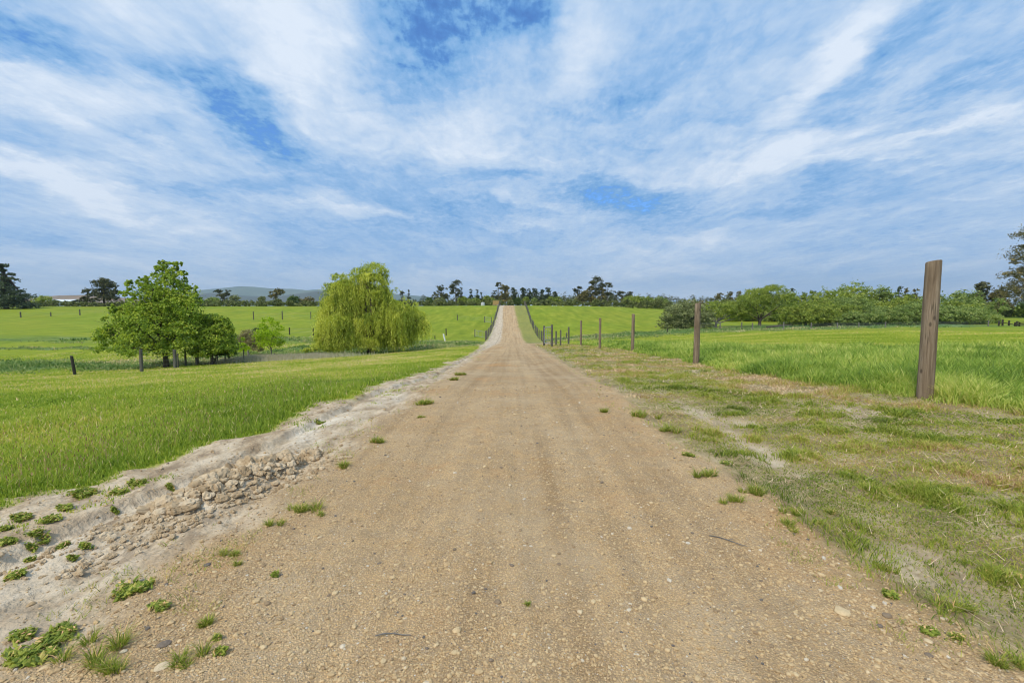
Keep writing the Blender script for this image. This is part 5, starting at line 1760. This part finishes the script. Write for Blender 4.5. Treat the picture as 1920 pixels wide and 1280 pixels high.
def gate(label, a, b, h, posts=True, mat=M_STEEL):
    """tubular farm gate from point a to point b"""
    root = empty('farm_gate', (a[0], a[1], hz(a[0], a[1])))
    tag(root, label, 'gate')
    A = Vector((0, 0, 0))
    B = Vector((b[0] - a[0], b[1] - a[1], hz(b[0], b[1]) - root.location.z))
    f = MB()
    up = lambda t: Vector((0, 0, t))
    lo, hi = .22, h
    f.tube([A + up(lo), A + up(hi)], [.03, .03], 8)
    f.tube([B + up(lo), B + up(hi)], [.03, .03], 8)
    f.tube([A + up(hi), B + up(hi)], [.032, .032], 8)
    f.tube([A + up(lo), B + up(lo)], [.026, .026], 8)
    f.build('gate_frame', mat, root)
    f = MB()
    for t in (.2, .4, .6, .8):
        f.tube([A + up(lo + (hi - lo) * t), B + up(lo + (hi - lo) * t)], [.009, .009], 6)
    for t in (.33, .66):
        C = A.lerp(B, t)
        f.tube([C + up(lo), C + up(hi)], [.012, .012], 6)
    f.build('gate_bars', mat, root)
    if posts:
        d = (B - A).normalized()
        for q, s in ((A, -1), (B, 1)):
            c = q + d * s * .14
            c.z = hz(c.x + a[0], c.y + a[1]) - root.location.z
            post_mesh('gate_post', .075, h * 1.12, M_POSTG, root, tuple(c), (0, 0), sides=12)
    return root


x1, y1, _ = ground_at(1020.5, 648)
x2, y2, _ = ground_at(1034, 650)
gate('weathered gate with square frame at the foot of the right roadside fence', (x1, y1), (x2, y2), 1.45)
x1, y1, _ = ground_at(891, 632)
x2, y2, _ = ground_at(912, 636)
gate('pale tube gate opening left beside the foot of the left roadside fence', (x1, y1), (x2, y2), 1.15)
x1, y1, _ = ground_at(909.5, 605)
x2, y2, _ = ground_at(921, 606)
gate('smaller tube gate further up the left roadside fence', (x1, y1), (x2, y2), 1.3)

# fence at the foot of the thicket, and the dark stock rails at the far right
px_fence('thicket_fence', 'old fence of pale posts along the foot of the thicket', 'fence',
         [(1312, 617, 603, 2.0), (1350, 616.5, 603, 2.0), (1390.5, 616.5, 604, 2.2), (1410.5, 617, 605, 2.2), (1469, 617, 604, 2.2), (1521, 615, 606, 2.4), (1570, 614, 605, 1.8), (1610, 613.5, 605, 1.8), (1660, 613, 604, 1.8), (1853, 611, 601, 2.0)],
         M_BARKG, r=.006)


def yard():
    X, Y, z = ground_at(1872, 611)
    root = empty('stock_rails', (X, Y, z))
    tag(root, 'dark timber stock rails at the end of the thicket, far right', 'fence')
    s = pxsize(X, Y, z)
    ps = []
    for px, tp in [(1872.5, 602), (1879.5, 600.5), (1891.5, 600), (1903, 602), (1906, 600), (1911, 601.5), (1925, 601), (1940, 601), (1956, 601)]:
        Xp = X + (px - 1872) * s
        zp = hz(Xp, Y)
        hh = (611 - tp) * s
        post_mesh('post', .09, hh, M_WOODD, root, (Xp - X, 0, zp - z), (0, 0), sides=8)
        ps.append((Xp - X, zp - z, hh))
    for i, (a, b) in enumerate(zip(ps[:-1], ps[1:])):
        for k in ((.45,) if i < 4 else (.35, .62, .9)):
            mb = MB()
            mb.tube([(a[0], -.11, a[1] + a[2] * k), (b[0], -.11, b[1] + b[2] * k)], [.05, .05], 6)
            mb.build('rail', M_WOODD, root)


yard()


# yellow board panel, tanks, sheds and log
def small_structures():
    X, Y, z = at(930, 158)
    root = empty('board_panel', (X, Y, z))
    tag(root, 'yellow timber board panel left of the track at the ridge top', 'fence panel')
    s = pxsize(X, Y, z)
    f = MB()
    n = 7
    for i in range(n):
        f.box((-.9 + i * 1.8 / (n - 1) * 1.0, 0, .95), (.27, .03, 1.5))
    f.build('boards', M_PLANK, root)
    for xx in (-1.05, 0, 1.05):
        g_ = MB()
        g_.box((xx, .08, .9), (.1, .1, 2.0))
        g_.build('upright', M_PLANK, root)
    for zz in (.45, 1.5):
        g_ = MB()
        g_.box((0, .055 - .11, zz), (2.2, .04, .1))
        g_.build('rail', M_PLANK, root)

    def tank(px, Y_, topy, wpx, mat, label):
        X, Y, z = at(px, Y_)
        s = pxsize(X, Y, z)
        pyb = 640 - FPX * (Y * _SP + (z - EYE) * _CP) / (Y * _CP - (z - EYE) * _SP)
        h = max((pyb - topy) * s, 1.2)
        r = wpx * s / 2
        root = empty('water_tank', (X, Y, z))
        tag(root, label, 'water tank')
        mb = MB()
        pts, rad = [(0, 0, -.1)], [r]
        k = 9
        for i in range(k):
            zz = h * .86 * (i + .5) / k
            pts += [(0, 0, zz - h * .86 / k * .25), (0, 0, zz + h * .86 / k * .25)]
            rad += [r * 1.015, r * .985]
        pts += [(0, 0, h * .87), (0, 0, h * .96), (0, 0, h)]
        rad += [r, r * .55, r * .18]
        mb.tube(pts, rad, 24)
        mb.build('tank_shell', mat, root, smooth=True)
        mb = MB()
        mb.tube([(0, 0, h * .97), (0, 0, h * 1.03)], [r * .22, r * .2], 16)
        mb.build('lid', mat, root)

    tank(905.5, 165, 567, 7.5, M_TANKG, 'squat pale grey water tank on the ridge left of the track')
    tank(1347.5, 112, 562, 9.5, M_TANK, 'pale green water tank standing among the thicket bushes')

    def shed(px0, px1, Y_, ridge, eave, label):
        X0, Y, z = at(px0, Y_)
        X1, _, _ = at(px1, Y_)
        s = pxsize(X0, Y, z)
        Xc = (X0 + X1) / 2
        z = hz(Xc, Y)
        root = empty('farm_shed', (Xc, Y, z))
        tag(root, label, 'shed')
        zr = EYE + (573 - ridge) * s - z
        ze = EYE + (573 - eave) * s - z
        W, D = X1 - X0, 9.0
        mb = MB()
        mb.box((0, 0, ze / 2 - .1), (W * .97, D, ze + .1))
        w = mb.build('wall', M_WALLW, root)
        mb = MB()
        t = .12
        for sgn in (-1, 1):
            V = [(-W / 2, sgn * (D / 2 + .5), ze - .05), (W / 2, sgn * (D / 2 + .5), ze - .05), (W / 2, 0, zr), (-W / 2, 0, zr)]
            V += [(a, b, c + t) for a, b, c in V]
            mb.add(V, [(0, 1, 2, 3), (4, 5, 6, 7), (0, 1, 5, 4), (1, 2, 6, 5), (2, 3, 7, 6), (3, 0, 4, 7)])
        mb.build('roof', M_ROOFW, root)

    shed(71, 103, 235, 561.5, 566, 'white roofed farm shed nearer the dark pine')
    shed(104, 146, 250, 561.5, 565.5, 'long white roofed farm shed right of the other shed')
    # fallen dead branch under the forked tree
    X, Y, z = ground_at(1450, 615)
    s = pxsize(X, Y, z)
    mb = MB()
    mb.tube([(-12 * s, 0, .1), (0, .2, 2.5 * s), (18 * s, .1, 5 * s), (34 * s, 0, 6 * s)], [.16, .15, .12, .07], 7, rough=.2)
    mb.tube([(2 * s, .1, 2.6 * s), (16 * s, -.3, 1.5 * s), (34 * s, -.2, 3 * s)], [.1, .08, .04], 6, rough=.2)
    o = mb.build('fallen_branch', M_BARK, None, (X, Y, z))
    tag(o, 'fallen dead branch on the grass at the foot of the forked tree', 'branch')


small_structures()

# ------------------------------------------------------------------ air
def build_haze():
    m, N, out = mat_new("pale_air")
    v = N.n.new('ShaderNodeVolumePrincipled')
    v.inputs['Color'].default_value = (.70, .85, 1.0, 1)
    v.inputs['Density'].default_value = 9.5e-5
    v.inputs['Anisotropy'].default_value = 0.2
    N.l.new(v.outputs[0], out.inputs['Volume'])
    mb = MB()
    mb.box((0, 4400, 225), (19000, 9800, 500))
    # bottom well below the lowest ground
    o = mb.build('haze', m)
    o['kind'] = 'stuff'


build_haze()
